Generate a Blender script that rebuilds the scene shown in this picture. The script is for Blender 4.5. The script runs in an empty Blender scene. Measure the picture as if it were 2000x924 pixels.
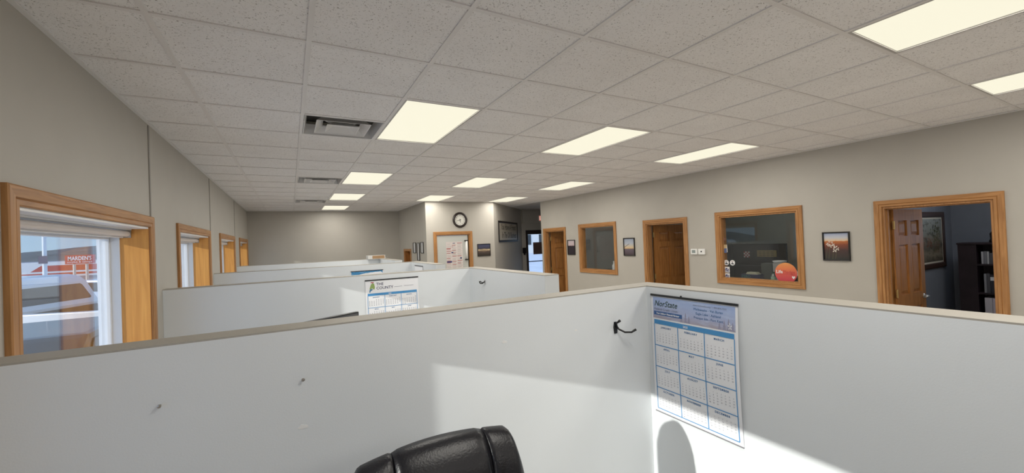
import bpy, bmesh, math, random
from mathutils import Vector, Matrix
random.seed(7)
S = bpy.context.scene
COL = S.collection
PI = math.pi

# ------------------------------------------------------------------ camera
FPX = 793.637
YAW, PITCH, ROLL = 0.500201, 0.0106734, -0.0397940
EYE = 1.83
_f = Vector((math.sin(YAW)*math.cos(PITCH), math.cos(YAW)*math.cos(PITCH), math.sin(PITCH)))
_r0 = Vector((math.cos(YAW), -math.sin(YAW), 0)); _u0 = _r0.cross(_f)
_r = math.cos(ROLL)*_r0 + math.sin(ROLL)*_u0
_u = -math.sin(ROLL)*_r0 + math.cos(ROLL)*_u0
cd = bpy.data.cameras.new('camera'); cam = bpy.data.objects.new('camera', cd); COL.objects.link(cam)
cd.sensor_width = 36; cd.lens = FPX/2000*36; cd.clip_start = 0.02; cd.clip_end = 2000
m = Matrix((( _r.x, _u.x, -_f.x, 0), (_r.y, _u.y, -_f.y, 0), (_r.z, _u.z, -_f.z, EYE), (0, 0, 0, 1)))
cam.matrix_world = m
S.camera = cam
def ray(px, py): return _r*((px-1000)/FPX) - _u*((py-462)/FPX) + _f
def at(px, py, depth): return ray(px, py)*depth + Vector((0, 0, EYE))
def onX(px, py, X): d = ray(px, py); return d*(X/d.x) + Vector((0, 0, EYE))
def onY(px, py, Y): d = ray(px, py); return d*(Y/d.y) + Vector((0, 0, EYE))

# ------------------------------------------------------------------ sky, sun, exposure
S.view_settings.view_transform = 'Standard'; S.view_settings.look = 'None'
S.view_settings.gamma = 1; S.view_settings.use_curve_mapping = False
S.view_settings.exposure = 0.16
LAMP_W = 15.5
SUN = 3.4
SKY = 1.35
w = bpy.data.worlds.new('sky'); S.world = w; w.use_nodes = True
nt = w.node_tree; bg = nt.nodes['Background']
tc = nt.nodes.new('ShaderNodeTexCoord'); sp = nt.nodes.new('ShaderNodeSeparateXYZ'); rp = nt.nodes.new('ShaderNodeValToRGB')
nt.links.new(tc.outputs['Generated'], sp.inputs[0]); nt.links.new(sp.outputs[2], rp.inputs[0]); nt.links.new(rp.outputs[0], bg.inputs[0])
rp.color_ramp.elements[0].position = 0.0; rp.color_ramp.elements[0].color = (.36, .52, .69, 1)
rp.color_ramp.elements[1].position = 0.6; rp.color_ramp.elements[1].color = (.20, .38, .74, 1)
bg.inputs[1].default_value = SKY
sd = bpy.data.lights.new('sun', 'SUN'); so = bpy.data.objects.new('sun', sd); COL.objects.link(so)
sd.energy = SUN; sd.angle = math.radians(.6); sd.color = (1, .96, .88)
SUN_DIR = Vector((4.1, 1.0, -1.31)).normalized()
so.rotation_euler = SUN_DIR.to_track_quat('-Z', 'Y').to_euler(); so.location = (-20, -5, 12)

# ------------------------------------------------------------------ materials
MATS = {}
def mat(name, col, rough=.6, metal=0, var=0, vscale=6, bump=0, bscale=60, spec=.5, emit=None, estr=1, coat=0):
    if name in MATS: return MATS[name]
    M = bpy.data.materials.new(name); M.use_nodes = True; t = M.node_tree; b = t.nodes['Principled BSDF']
    b.inputs['Base Color'].default_value = (*col, 1); b.inputs['Roughness'].default_value = rough; b.inputs['Metallic'].default_value = metal
    b.inputs['Specular IOR Level'].default_value = spec; b.inputs['Coat Weight'].default_value = coat
    tcn = t.nodes.new('ShaderNodeTexCoord')
    if var:
        n = t.nodes.new('ShaderNodeTexNoise'); n.inputs['Scale'].default_value = vscale; n.inputs['Detail'].default_value = 4
        r = t.nodes.new('ShaderNodeValToRGB')
        r.color_ramp.elements[0].position = .3; r.color_ramp.elements[1].position = .7
        r.color_ramp.elements[0].color = (*[c*(1-var) for c in col], 1); r.color_ramp.elements[1].color = (*[min(1, c*(1+var)) for c in col], 1)
        t.links.new(tcn.outputs['Object'], n.inputs[0]); t.links.new(n.outputs[0], r.inputs[0]); t.links.new(r.outputs[0], b.inputs[0])
    if bump:
        n2 = t.nodes.new('ShaderNodeTexNoise'); n2.inputs['Scale'].default_value = bscale; n2.inputs['Detail'].default_value = 3
        bp = t.nodes.new('ShaderNodeBump'); bp.inputs['Strength'].default_value = bump; bp.inputs['Distance'].default_value = .004
        t.links.new(tcn.outputs['Object'], n2.inputs[0]); t.links.new(n2.outputs[0], bp.inputs['Height']); t.links.new(bp.outputs[0], b.inputs['Normal'])
    if emit:
        b.inputs['Emission Color'].default_value = (*emit, 1); b.inputs['Emission Strength'].default_value = estr
    MATS[name] = M; return M
def wood(name, c1, c2, axis, rough=.42, scale=1.0):
    M = bpy.data.materials.new(name); M.use_nodes = True; t = M.node_tree; b = t.nodes['Principled BSDF']
    tcn = t.nodes.new('ShaderNodeTexCoord'); mp = t.nodes.new('ShaderNodeMapping')
    sc = [26*scale]*3; sc['xyz'.index(axis)] = 1.6*scale; mp.inputs['Scale'].default_value = sc
    n = t.nodes.new('ShaderNodeTexNoise'); n.inputs['Scale'].default_value = 2.2; n.inputs['Detail'].default_value = 7; n.inputs['Distortion'].default_value = .6
    r = t.nodes.new('ShaderNodeValToRGB'); r.color_ramp.elements[0].position = .32; r.color_ramp.elements[1].position = .68
    r.color_ramp.elements[0].color = (*c1, 1); r.color_ramp.elements[1].color = (*c2, 1)
    t.links.new(tcn.outputs['Object'], mp.inputs[0]); t.links.new(mp.outputs[0], n.inputs[0]); t.links.new(n.outputs[0], r.inputs[0]); t.links.new(r.outputs[0], b.inputs[0])
    bp = t.nodes.new('ShaderNodeBump'); bp.inputs['Strength'].default_value = .12; bp.inputs['Distance'].default_value = .002
    t.links.new(n.outputs[0], bp.inputs['Height']); t.links.new(bp.outputs[0], b.inputs['Normal'])
    b.inputs['Roughness'].default_value = rough; MATS[name] = M; return M
W1, W2 = (.33, .15, .048), (.50, .25, .09)
WOODX, WOODY, WOODZ = [wood('oak_'+a, W1, W2, a) for a in 'xyz']
D1c, D2c = (.30, .12, .028), (.48, .21, .06)
DOORZ, DOORX = wood('door_oak_z', D1c, D2c, 'z'), wood('door_oak_x', D1c, D2c, 'x')
JAMBZ = wood('jamb_sunlit_wood', (.66, .29, .065), (.82, .40, .10), 'z', .5, .6)  # sunlight on the window jambs put into a brighter orange wood colour
def glass(name, tint=(1, 1, 1), boost=1.0, base=.0):
    M = bpy.data.materials.new(name); M.use_nodes = True; t = M.node_tree; t.nodes.clear()
    o = t.nodes.new('ShaderNodeOutputMaterial'); mx = t.nodes.new('ShaderNodeMixShader'); tr = t.nodes.new('ShaderNodeBsdfTransparent'); gl = t.nodes.new('ShaderNodeBsdfGlossy')
    lw = t.nodes.new('ShaderNodeLayerWeight'); lw.inputs[0].default_value = .5
    fr = t.nodes.new('ShaderNodeMath'); fr.operation = 'POWER'; fr.inputs[1].default_value = 4.0; t.links.new(lw.outputs['Facing'], fr.inputs[0])
    ma = t.nodes.new('ShaderNodeMath'); ma.operation = 'MULTIPLY_ADD'; ma.inputs[1].default_value = boost; ma.inputs[2].default_value = base; ma.use_clamp = True
    tr.inputs[0].default_value = (*tint, 1); gl.inputs['Roughness'].default_value = 0.0; gl.inputs[0].default_value = (1, 1, 1, 1)
    t.links.new(fr.outputs[0], ma.inputs[0]); t.links.new(ma.outputs[0], mx.inputs[0]); t.links.new(tr.outputs[0], mx.inputs[1]); t.links.new(gl.outputs[0], mx.inputs[2]); t.links.new(mx.outputs[0], o.inputs[0])
    MATS[name] = M; return M
GLASS = glass('window_glass', (.97, .985, .99), .9, .055)
GLASS_IN = glass('office_glass', (.97, .98, .975), .7, .03)
WALL = mat('wall_paint', (.475, .450, .402), .55, var=.025, vscale=3, bump=.12, bscale=220)
WALLW = mat('partition_paint', (.77, .805, .83), .5, var=.012, vscale=2, bump=.06, bscale=180)
CAP = mat('partition_top_shade', (.40, .378, .332), .55, var=.02)  # half-wall tops: shade and warm ceiling light put into the tone
STRIP = mat('seam_strip_paint', (.33, .31, .28), .6)
OFFICE1 = mat('office_blue_gray', (.20, .215, .25), .6, var=.04)
OFFICE2 = mat('office_gray_green', (.50, .52, .47), .6, var=.03)
VINYL = mat('white_vinyl', (.86, .87, .88), .35)
WHITE = mat('white_plastic', (.85, .85, .83), .4)
BLACK = mat('black_plastic', (.012, .012, .013), .35)
FRAMEB = mat('black_frame', (.014, .012, .011), .4)
PAPER = mat('paper', (.88, .89, .92), .7)
CALBLUE = mat('calendar_blue', (.07, .30, .62), .6)
INKGREY = mat('ink_grey', (.23, .24, .30), .7)
INKBLUE = mat('ink_blue', (.05, .16, .36), .7)
INKDARK = mat('ink_dark', (.03, .03, .045), .7)
BRASS = mat('brass', (.65, .48, .22), .3, metal=1)
STEEL = mat('steel', (.55, .54, .52), .35, metal=1)
DARKWOOD = mat('espresso_wood', (.022, .012, .016), .5, var=.3)
FLOORM = mat('carpet', (.50, .47, .43), .95, var=.12, vscale=60, bump=.4, bscale=300)
GRID = mat('grid_white', (.80, .775, .76), .45)

def tile_mat():
    M = bpy.data.materials.new('acoustic_tile'); M.use_nodes = True; t = M.node_tree; b = t.nodes['Principled BSDF']; b.inputs['Roughness'].default_value = .9
    g = t.nodes.new('ShaderNodeTexCoord'); oi = t.nodes.new('ShaderNodeObjectInfo'); ad = t.nodes.new('ShaderNodeVectorMath'); ad.operation = 'ADD'
    sc = t.nodes.new('ShaderNodeVectorMath'); sc.operation = 'SCALE'; sc.inputs['Scale'].default_value = 3.7
    t.links.new(oi.outputs['Location'], sc.inputs[0]); t.links.new(g.outputs['Object'], ad.inputs[0]); t.links.new(sc.outputs[0], ad.inputs[1])
    n = t.nodes.new('ShaderNodeTexNoise'); n.inputs['Scale'].default_value = 105; n.inputs['Detail'].default_value = 2; n.inputs['Distortion'].default_value = 1.2
    t.links.new(ad.outputs[0], n.inputs[0])
    r = t.nodes.new('ShaderNodeValToRGB'); r.color_ramp.elements[0].position = .325; r.color_ramp.elements[1].position = .385
    r.color_ramp.elements[0].color = (.42, .39, .37, 1); r.color_ramp.elements[1].color = (.90, .88, .87, 1)
    t.links.new(n.outputs[0], r.inputs[0])
    n3 = t.nodes.new('ShaderNodeTexNoise'); n3.inputs['Scale'].default_value = 3.5; t.links.new(ad.outputs[0], n3.inputs[0])
    mr = t.nodes.new('ShaderNodeMapRange'); mr.inputs[3].default_value = .93; mr.inputs[4].default_value = 1.05; t.links.new(n3.outputs[0], mr.inputs[0])
    mx = t.nodes.new('ShaderNodeMix'); mx.data_type = 'RGBA'; mx.blend_type = 'MULTIPLY'; mx.inputs[0].default_value = 1
    t.links.new(r.outputs[0], mx.inputs[6]); t.links.new(mr.outputs[0], mx.inputs[7]); t.links.new(mx.outputs[2], b.inputs[0])
    bp = t.nodes.new('ShaderNodeBump'); bp.inputs['Strength'].default_value = .5; bp.inputs['Distance'].default_value = .002
    t.links.new(n.outputs[0], bp.inputs['Height']); t.links.new(bp.outputs[0], b.inputs['Normal'])
    return M
TILE = tile_mat()

def pic_mat(name, stops, noise=.0, nscale=6, axis='V', rough=.35, stretch=(1, 1, 1), noise_col=None, nlo=.5, nhi=.6):
    """flat print: a colour ramp over the picture's own UV, broken up by noise"""
    M = bpy.data.materials.new(name); M.use_nodes = True; t = M.node_tree; b = t.nodes['Principled BSDF']; b.inputs['Roughness'].default_value = rough
    uv = t.nodes.new('ShaderNodeUVMap'); s = t.nodes.new('ShaderNodeSeparateXYZ'); t.links.new(uv.outputs[0], s.inputs[0])
    mp = t.nodes.new('ShaderNodeMapping'); mp.inputs['Scale'].default_value = stretch; t.links.new(uv.outputs[0], mp.inputs[0])
    n = t.nodes.new('ShaderNodeTexNoise'); n.inputs['Scale'].default_value = nscale; n.inputs['Detail'].default_value = 5; t.links.new(mp.outputs[0], n.inputs[0])
    ma = t.nodes.new('ShaderNodeMath'); ma.operation = 'MULTIPLY_ADD'; ma.inputs[1].default_value = noise
    sb = t.nodes.new('ShaderNodeMath'); sb.operation = 'SUBTRACT'; sb.inputs[1].default_value = .5; t.links.new(n.outputs[0], sb.inputs[0]); t.links.new(sb.outputs[0], ma.inputs[0])
    t.links.new(s.outputs[1 if axis == 'V' else 0], ma.inputs[2])
    r = t.nodes.new('ShaderNodeValToRGB'); cr = r.color_ramp
    while len(cr.elements) < len(stops): cr.elements.new(.5)
    for e, (p, c) in zip(cr.elements, stops): e.position = p; e.color = (*c, 1)
    t.links.new(ma.outputs[0], r.inputs[0])
    out = r.outputs[0]
    if noise_col:
        n2 = t.nodes.new('ShaderNodeTexNoise'); n2.inputs['Scale'].default_value = nscale*1.7; n2.inputs['Detail'].default_value = 6; t.links.new(mp.outputs[0], n2.inputs[0])
        mr = t.nodes.new('ShaderNodeMapRange'); mr.inputs[1].default_value = nlo; mr.inputs[2].default_value = nhi; t.links.new(n2.outputs[0], mr.inputs[0])
        mx = t.nodes.new('ShaderNodeMix'); mx.data_type = 'RGBA'; mx.inputs[7].default_value = (*noise_col, 1); t.links.new(mr.outputs[0], mx.inputs[0]); t.links.new(out, mx.inputs[6]); out = mx.outputs[2]
    t.links.new(out, b.inputs[0]); MATS[name] = M; return M

# ------------------------------------------------------------------ mesh helpers
def tag(o, label, cat, group=None, kind=None):
    o['label'] = label; o['category'] = cat
    if group: o['group'] = group
    if kind: o['kind'] = kind
    return o
def thing(name, loc, label, cat, rotz=0, group=None, kind=None):
    o = bpy.data.objects.new(name, None); COL.objects.link(o); o.empty_display_size = .1
    o.location = loc; o.rotation_euler = (0, 0, rotz)
    o['_m'] = 1
    MW[o.name] = Matrix.Translation(Vector(loc)) @ Matrix.Rotation(rotz, 4, 'Z')
    del o['_m']
    return tag(o, label, cat, group, kind)
MW = {}
class MB:
    def __init__(s): s.v = []; s.f = []; s.uv = {}
    def add(s, vs, fs):
        o = len(s.v); s.v += [Vector(v) for v in vs]; s.f += [tuple(i+o for i in f) for f in fs]; return s
    def box(s, x, y, z, M=None):
        vs = [Vector((a, b, c)) for c in z for b in y for a in x]
        if M: vs = [M @ v for v in vs]
        return s.add(vs, [(0, 2, 3, 1), (4, 5, 7, 6), (0, 1, 5, 4), (2, 6, 7, 3), (0, 4, 6, 2), (1, 3, 7, 5)])
    def tube(s, pts, rad, n=8, cap=True):
        pts = [Vector(p) for p in pts]; rr = rad if isinstance(rad, (list, tuple)) else [rad]*len(pts); vs = []
        for i, p in enumerate(pts):
            d = (pts[min(i+1, len(pts)-1)]-pts[max(i-1, 0)]).normalized()
            a = d.cross(Vector((0, 0, 1)) if abs(d.z) < .9 else Vector((1, 0, 0))).normalized(); b = d.cross(a)
            vs += [p+(a*math.cos(2*PI*k/n)+b*math.sin(2*PI*k/n))*rr[i] for k in range(n)]
        fs = [(i*n+k, i*n+(k+1) % n, (i+1)*n+(k+1) % n, (i+1)*n+k) for i in range(len(pts)-1) for k in range(n)]
        if cap: fs += [tuple(range(n))[::-1], tuple((len(pts)-1)*n+k for k in range(n))]
        return s.add(vs, fs)
    def lathe(s, prof, c, n=24, axis=(0, 0, 1)):
        """prof: (radius, height along axis)"""
        ax = Vector(axis).normalized(); a = ax.cross(Vector((0, 0, 1)) if abs(ax.z) < .9 else Vector((1, 0, 0))).normalized(); b = ax.cross(a); c = Vector(c); vs = []
        for r, h in prof: vs += [c+ax*h+(a*math.cos(2*PI*k/n)+b*math.sin(2*PI*k/n))*r for k in range(n)]
        fs = [(i*n+k, i*n+(k+1) % n, (i+1)*n+(k+1) % n, (i+1)*n+k) for i in range(len(prof)-1) for k in range(n)]
        return s.add(vs, fs)
    def prism(s, poly, O, U, V, N, d0, d1):
        """polygon (u,v) in a plane, from depth d0 to d1 along N"""
        O, U, V, N = map(Vector, (O, U, V, N)); n = len(poly)
        vs = [O+U*a+V*b+N*d for d in (d0, d1) for a, b in poly]
        return s.add(vs, [tuple(range(n))[::-1], tuple(range(n, 2*n))]+[(k, (k+1) % n, n+(k+1) % n, n+k) for k in range(n)])
    def build(s, name, material, parent=None, world=True, smooth=False, bevel=0, uv=None, kind=None, fix=True):
        vs = s.v
        me = bpy.data.meshes.new(name)
        if parent is not None:
            if world:
                inv = MW[parent.name].inverted(); vs = [inv @ v for v in vs]
            org = Vector((0, 0, 0))
        else:
            xs = [v.x for v in vs]; ys = [v.y for v in vs]; zs = [v.z for v in vs]
            org = Vector(((min(xs)+max(xs))/2, (min(ys)+max(ys))/2, min(zs))); vs = [v-org for v in vs]
        me.from_pydata([tuple(v) for v in vs], [], s.f)
        if uv:
            l = me.uv_layers.new(name='UVMap')
            for p in me.polygons:
                for li in p.loop_indices: l.data[li].uv = uv[me.loops[li].vertex_index]
        if fix or bevel:
            bm = bmesh.new(); bm.from_mesh(me)
            if fix: bmesh.ops.recalc_face_normals(bm, faces=bm.faces)
            if bevel:
                es = [e for e in bm.edges if len(e.link_faces) == 2 and e.calc_face_angle(0) > .5]
                bmesh.ops.bevel(bm, geom=es, offset=bevel, segments=2, affect='EDGES', profile=.6, clamp_overlap=True)
            bm.to_mesh(me); bm.free()
        me.materials.append(material)
        if smooth:
            for p in me.polygons: p.use_smooth = True
        o = bpy.data.objects.new(name, me); COL.objects.link(o)
        o.location = org
        if parent is not None: o.parent = parent; MW[o.name] = MW[parent.name].copy()
        else: MW[o.name] = Matrix.Translation(org)
        if kind: o['kind'] = kind
        return o
def box(name, x, y, z, material, parent=None, bevel=0, M=None, world=True, kind=None):
    return MB().box(x, y, z, M).build(name, material, parent, world, bevel=bevel, kind=kind)
def panel(name, O, U, V, N, u, v, d, material, parent=None):
    """thin rectangular print with UV 0..1 lying in the plane O,U,V at height d along N"""
    O, U, V, N = map(Vector, (O, U, V, N))
    return MB().add([O+U*a+V*b+N*d for a, b in ((u[0], v[0]), (u[1], v[0]), (u[1], v[1]), (u[0], v[1]))], [(0, 1, 2, 3)]).build(name, material, parent, uv=[(0, 0), (1, 0), (1, 1), (0, 1)], fix=False)
_txt = {}
def text2d(body, size, align='CENTER', shear=0, spacing=1, bold=0):
    k = (body, size, align, shear, spacing, bold)
    if k in _txt: return _txt[k]
    c = bpy.data.curves.new('lettering', 'FONT'); c.body = body; c.size = size; c.align_x = align; c.align_y = 'BOTTOM_BASELINE'; c.shear = shear; c.space_character = spacing; c.offset = bold; c.resolution_u = 2
    o = bpy.data.objects.new('lettering', c); COL.objects.link(o)
    dg = bpy.context.evaluated_depsgraph_get(); me = o.evaluated_get(dg).to_mesh()
    r = ([(v.co.x, v.co.y) for v in me.vertices], [tuple(p.vertices) for p in me.polygons])
    o.evaluated_get(dg).to_mesh_clear(); bpy.data.objects.remove(o); bpy.data.curves.remove(c)
    _txt[k] = r; return r
def put_text(mb, body, size, u, v, P, align='CENTER', shear=0, sx=1, spacing=1, bold=0):
    vs, fs = text2d(body, size, align, shear, spacing, bold)
    mb.add([P(u+a*sx, v+b) for a, b in vs], fs)
def quad(mb, u0, u1, v0, v1, P): mb.add([P(u0, v0), P(u1, v0), P(u1, v1), P(u0, v1)], [(0, 1, 2, 3)])
def plane_fn(O, U, V, N, d):
    O, U, V, N = map(Vector, (O, U, V, N)); return lambda a, b: O+U*a+V*b+N*d
ZV = Vector((0, 0, 1))
def frame(name, O, U, V, N, inner, width, profile, mats, parent, sides='LRTB', legs=False):
    """mitred surround; profile: list of (t from inner 0 to outer 1, height along N); mats: (for vertical, for horizontal)"""
    O, U, V, N = map(Vector, (O, U, V, N)); u0, u1, v0, v1 = inner; W = width
    wb = 0 if legs else W
    out = []
    prof = [(profile[0][0], 0)]+list(profile)+[(profile[-1][0], 0)]
    def P(cu, cv, t, d, su, sv): return O+U*(cu+su*W*t)+V*(cv+sv*(wb if sv < 0 else W)*t)+N*d
    C = {'L': ((u0, v0, -1, -1), (u0, v1, -1, 1)), 'R': ((u1, v1, 1, 1), (u1, v0, 1, -1)), 'T': ((u0, v1, -1, 1), (u1, v1, 1, 1)), 'B': ((u1, v0, 1, -1), (u0, v0, -1, -1))}
    for s in sides:
        a, b = C[s]; n = len(prof); vs = []
        for c in (a, b): vs += [P(c[0], c[1], t, d, c[2], c[3]) for t, d in prof]
        fs = [(k, k+1, n+k+1, n+k) for k in range(n-1)]+[(n-1, 0, n, 2*n-1), tuple(range(n))[::-1], tuple(range(n, 2*n))]
        out.append(MB().add(vs, fs).build(name, mats[0] if s in 'LR' else mats[1], parent))
    return out
CASING = [(0, .012), (.06, .018), (.30, .018), (.36, .014), (.42, .020), (.92, .022), (1, .018)]
def wallbox(mb, a, b, z, holes, face, axis, t):
    """wall along axis ('x' or 'y') from a to b, with rectangular holes (a0,a1,z0,z1); face..face+t in the other axis"""
    hs = sorted(holes); cur = a
    def bx(p, q, r):
        if q-p > 1e-6 and r[1]-r[0] > 1e-6:
            o = (min(face, face+t), max(face, face+t))
            mb.box(*(((p, q), o, r) if axis == 'x' else (o, (p, q), r)))
    for h in hs:
        bx(cur, h[0], z); bx(h[0], h[1], (z[0], h[2])); bx(h[0], h[1], (h[3], z[1])); cur = h[1]
    bx(cur, b, z); return mb

# ================================================================== THE ROOM
XL, XR = -.93, 5.88
YF, YB = -5.2, 12.12
CZ = EYE+1.0055
GX0, GY0, GX, GY = -1.10911, 2.18691, .6096, .59510     # ceiling grid
gx = lambda i: GX0+GX*i
gy = lambda j: GY0+GY*j

fl = box('floor', (-1.25, 9.1), (-5.4, 12.3), (-.12, 0), FLOORM); tag(fl, 'grey carpet floor hidden below the low partitions', 'floor', kind='structure')

# left wall with five windows, plus one added behind the viewer for light
WIN = [(-.36, 1.348), (2.277, 3.995), (4.90, 6.535), (7.52, 9.235), (10.19, 11.89), (-3.0, -1.29)]
WZ0, WZ1 = EYE-.90, EYE+.215
mb = MB(); wallbox(mb, YF-.15, YB+.15, (0, CZ+.3), [(a, b, WZ0, WZ1) for a, b in WIN], XL, 'y', -.29)
wl = mb.build('wall_left', WALL); tag(wl, 'beige wall on the left pierced by wood-framed windows', 'wall', kind='structure')
for y in (4.045, 6.70, 9.44, 1.40):
    box('seam_strip', (XL, XL+.006), (y-.014, y+.014), (WZ1+.07 if y < 9 else EYE-.2, CZ-.012), STRIP, wl)
winlab = ['wood-cased window behind the nearest partition, beyond the left picture edge', 'large wood-cased window at far left with the white pickup outside',
          'second wood-cased window along the left wall, above the second partition', 'third wood-cased window along the left wall, narrow in view', 'farthest wood-cased window at the end of the left wall', 'added unseen window in the left wall behind the viewer']
for k, (a, b) in enumerate(WIN):
    t = thing('window_%d' % ((k+1) if k < 5 else 12), (XL, (a+b)/2, WZ0), winlab[k], 'window', kind='structure')
    O, U, V, N = (XL, 0, 0), (0, 1, 0), (0, 0, 1), (1, 0, 0)
    frame('casing', O, U, V, N, (a+.013, b-.013, WZ0+.013, WZ1-.004), .08, CASING, (WOODZ, WOODY), t)
    XG = -1.165
    th = .018
    box('jamb', (-1.09, XL+.001), (b-th, b-.0005), (WZ0+th, WZ1-.0005), JAMBZ, t)
    box('jamb', (-1.09, XL+.001), (a+.0005, a+th), (WZ0+th, WZ1-.0005), JAMBZ, t)
    box('head_liner', (-1.09, XL+.001), (a+th, b-th), (WZ1-th, WZ1-.0005), VINYL, t)
    box('sill', (-1.09, XL+.03), (a+th, b-th), (WZ0+.0005, WZ0+th), WOODY, t, bevel=.004)
    # vinyl unit: outer frame, then sash, then pane
    vf = MB(); e = .024
    for y_, z_ in (((a+.002, a+e), (WZ0+.002, WZ1-.002)), ((b-e, b-.002), (WZ0+.002, WZ1-.002)), ((a+e, b-e), (WZ0+.002, WZ0+e+.02)), ((a+e, b-e), (WZ1-e-.02, WZ1-.002))):
        vf.box((-1.215, -1.0905), y_, z_)
    vf.build('vinyl_frame', VINYL, t, bevel=.003)
    sf = MB(); q = .013; zb, zt_ = WZ0+e+.0205, WZ1-e-.0205; e += .0005
    for y_, z_ in (((a+e, a+e+q), (zb, zt_)), ((b-e-q, b-e), (zb, zt_)), ((a+e+q, b-e-q), (zb, zb+.045)), ((a+e+q, b-e-q), (zt_-.045, zt_))):
        sf.box((-1.200, -1.142), y_, z_)
    sh = sf.build('sash', VINYL, t, bevel=.006)
    box('pane', (XG-.002, XG+.002), (a+e+q-.004, b-e-q+.004), (zb+.041, zt_-.041), GLASS, sh)
    # roller shade
    dr = .13 if k == 0 else 0
    s = thing('roller_shade', (-1.05, (a+b)/2, WZ1-.09), ['white roller shade pulled partly down in the unseen window beside the nearest cubicle', 'white roller shade rolled up at the top of the largest window', 'small roller shade rolled up in the second window from the left', 'roller shade rolled up in the third window', 'roller shade rolled up in the farthest window', 'roller shade in the added window behind the viewer'][k], 'blind', group='window roller shades')
    SHADE = mat('shade_fabric', (.78, .72, .68), .7)
    box('fascia', (-1.085, -1.015), (a+.03, b-.05), (WZ1-.026, WZ1-.0185), VINYL, s)
    tb = MB(); tb.tube([(-1.05, a+.03, WZ1-.052), (-1.05, b-.03, WZ1-.052)], .021, 20); tb.build('roller_tube', SHADE, s, smooth=False)
    bk = MB(); bk.box((-1.075, -1.025), (b-.030, b-.0185), (WZ1-.08, WZ1-.0185)); bk.build('bracket', STEEL, s)
    bk = MB(); bk.box((-1.075, -1.025), (a+.0185, a+.030), (WZ1-.08, WZ1-.0185)); bk.build('bracket', STEEL, s)
    box('fabric', (-1.072, -1.070), (a+.035, b-.035), (WZ1-.072-dr, WZ1-.05), SHADE, s)
    box('hem_bar', (-1.077, -1.065), (a+.035, b-.035), (WZ1-.082-dr, WZ1-.0715-dr), VINYL, s)

# far wall and the jut with the clock
mb = MB(); mb.box((XL-.29, 2.95), (YB, YB+.15), (0, CZ+.3)); wb = mb.build('wall_back', WALL); tag(wb, 'plain beige far wall behind the last partition', 'wall', kind='structure')
XJ = 2.83; YJ = 9.4
PT = (10.86, 11.5, EYE-.55, EYE-.17)
mb = MB(); wallbox(mb, YJ, YB, (0, CZ+.3), [PT], XJ, 'y', .12); o = mb.build('wall_jut_side', WALL); tag(o, 'pale wall side of the jutting room, beyond the clock wall', 'wall', kind='structure')
t = thing('window_6', (XJ, (PT[0]+PT[1])/2, PT[2]), 'small wood-framed pass-through opening low on the jutting wall', 'window', kind='structure')
frame('casing', (XJ, 0, 0), (0, -1, 0), (0, 0, 1), (-1, 0, 0), (-PT[1], -PT[0], PT[2], PT[3]), .06, CASING, (WOODZ, WOODY), t)
box('jamb', (XJ, XJ+.12), (PT[0]+.0005, PT[0]+.02), (PT[2], PT[3]), DOORZ, t); box('jamb', (XJ, XJ+.12), (PT[1]-.02, PT[1]-.0005), (PT[2], PT[3]), DOORZ, t)
box('back_board', (XJ+.125, XJ+.14), (PT[0]-.1, PT[1]+.1), (PT[2]-.1, PT[3]+.1), DOORZ, t)
CD = (3.07, 3.93, 0, EYE+.213)
mb = MB(); wallbox(mb, XJ+.12, 4.62, (0, CZ+.3), [CD], YJ, 'x', .12); o = mb.build('wall_clock', WALL); tag(o, 'beige wall carrying the round clock, with a doorway', 'wall', kind='structure')
# diagonal wall with the sign
A = Vector((4.62, 9.4, 0)); B = Vector((6.65, 11.5, 0)); DU = (B-A).normalized(); DN = Vector((DU.y, -DU.x, 0))
mb = MB(); mb.prism([(0, 0), ((B-A).length, 0), ((B-A).length, CZ+.3), (0, CZ+.3)], A, DU, ZV, DN, -.12, 0); o = mb.build('wall_diagonal', WALL); tag(o, 'shaded diagonal wall with the framed lettering sign', 'wall', kind='structure')
# entry wall
YE = 11.5
ED = (6.80, 7.80, 0, EYE+.33)
mb = MB(); wallbox(mb, 6.60, 9.1, (0, CZ+.3), [ED], YE, 'x', .15); o = mb.build('wall_entry', WALL); tag(o, 'dim grey wall around the glass entrance door', 'wall', kind='structure')
box('header', (6.67, 9.0), (YE-.05, YE), (EYE+.55, CZ), WALL, o)
# right wall
DOORS = [(1.19, 2.017), (4.66, 5.487), (8.10, 8.94)]
DZ = EYE+.213
IW = [(2.903, 4.0, EYE-.715, EYE+.243), (6.36, 7.45, EYE-.715, EYE+.243)]
mb = MB(); wallbox(mb, YF, 9.12, (0, CZ+.3), [(a, b, 0, DZ) for a, b in DOORS]+list(IW), XR, 'y', .12)
wr = mb.build('wall_right', WALL); tag(wr, 'long beige wall on the right with office doors and windows', 'wall', kind='structure')
o = box('wall_front', (XL-.29, 9.1), (YF-.15, YF), (0, CZ+.3), WALL); tag(o, 'wall closing the room behind the viewer', 'wall', kind='structure')
# office shells
for nm, x, y, mt, lb in (('wall_office_side', (6.001, 9.1), (2.25, 2.33), OFFICE1, 'dark blue-grey office wall with the landscape painting'),
                         ('wall_office_near', (6.001, 9.1), (.1, .2), WALL, 'near side wall of the dark blue-grey office'),
                         ('wall_office_middle', (6.001, 9.1), (5.93, 6.03), OFFICE2, 'grey-green wall between the two far offices'),
                         ('wall_corridor', (6.001, 9.1), (9.12, 9.22), WALL, 'corridor wall turning off at the end of the right wall'),
                         ('wall_corridor_end', (8.95, 9.1), (9.22, 11.5), WALL, 'end wall of the entrance corridor')):
    o = box(nm, x, y, (0, CZ+.3), mt); tag(o, lb, 'wall', kind='structure')

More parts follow.
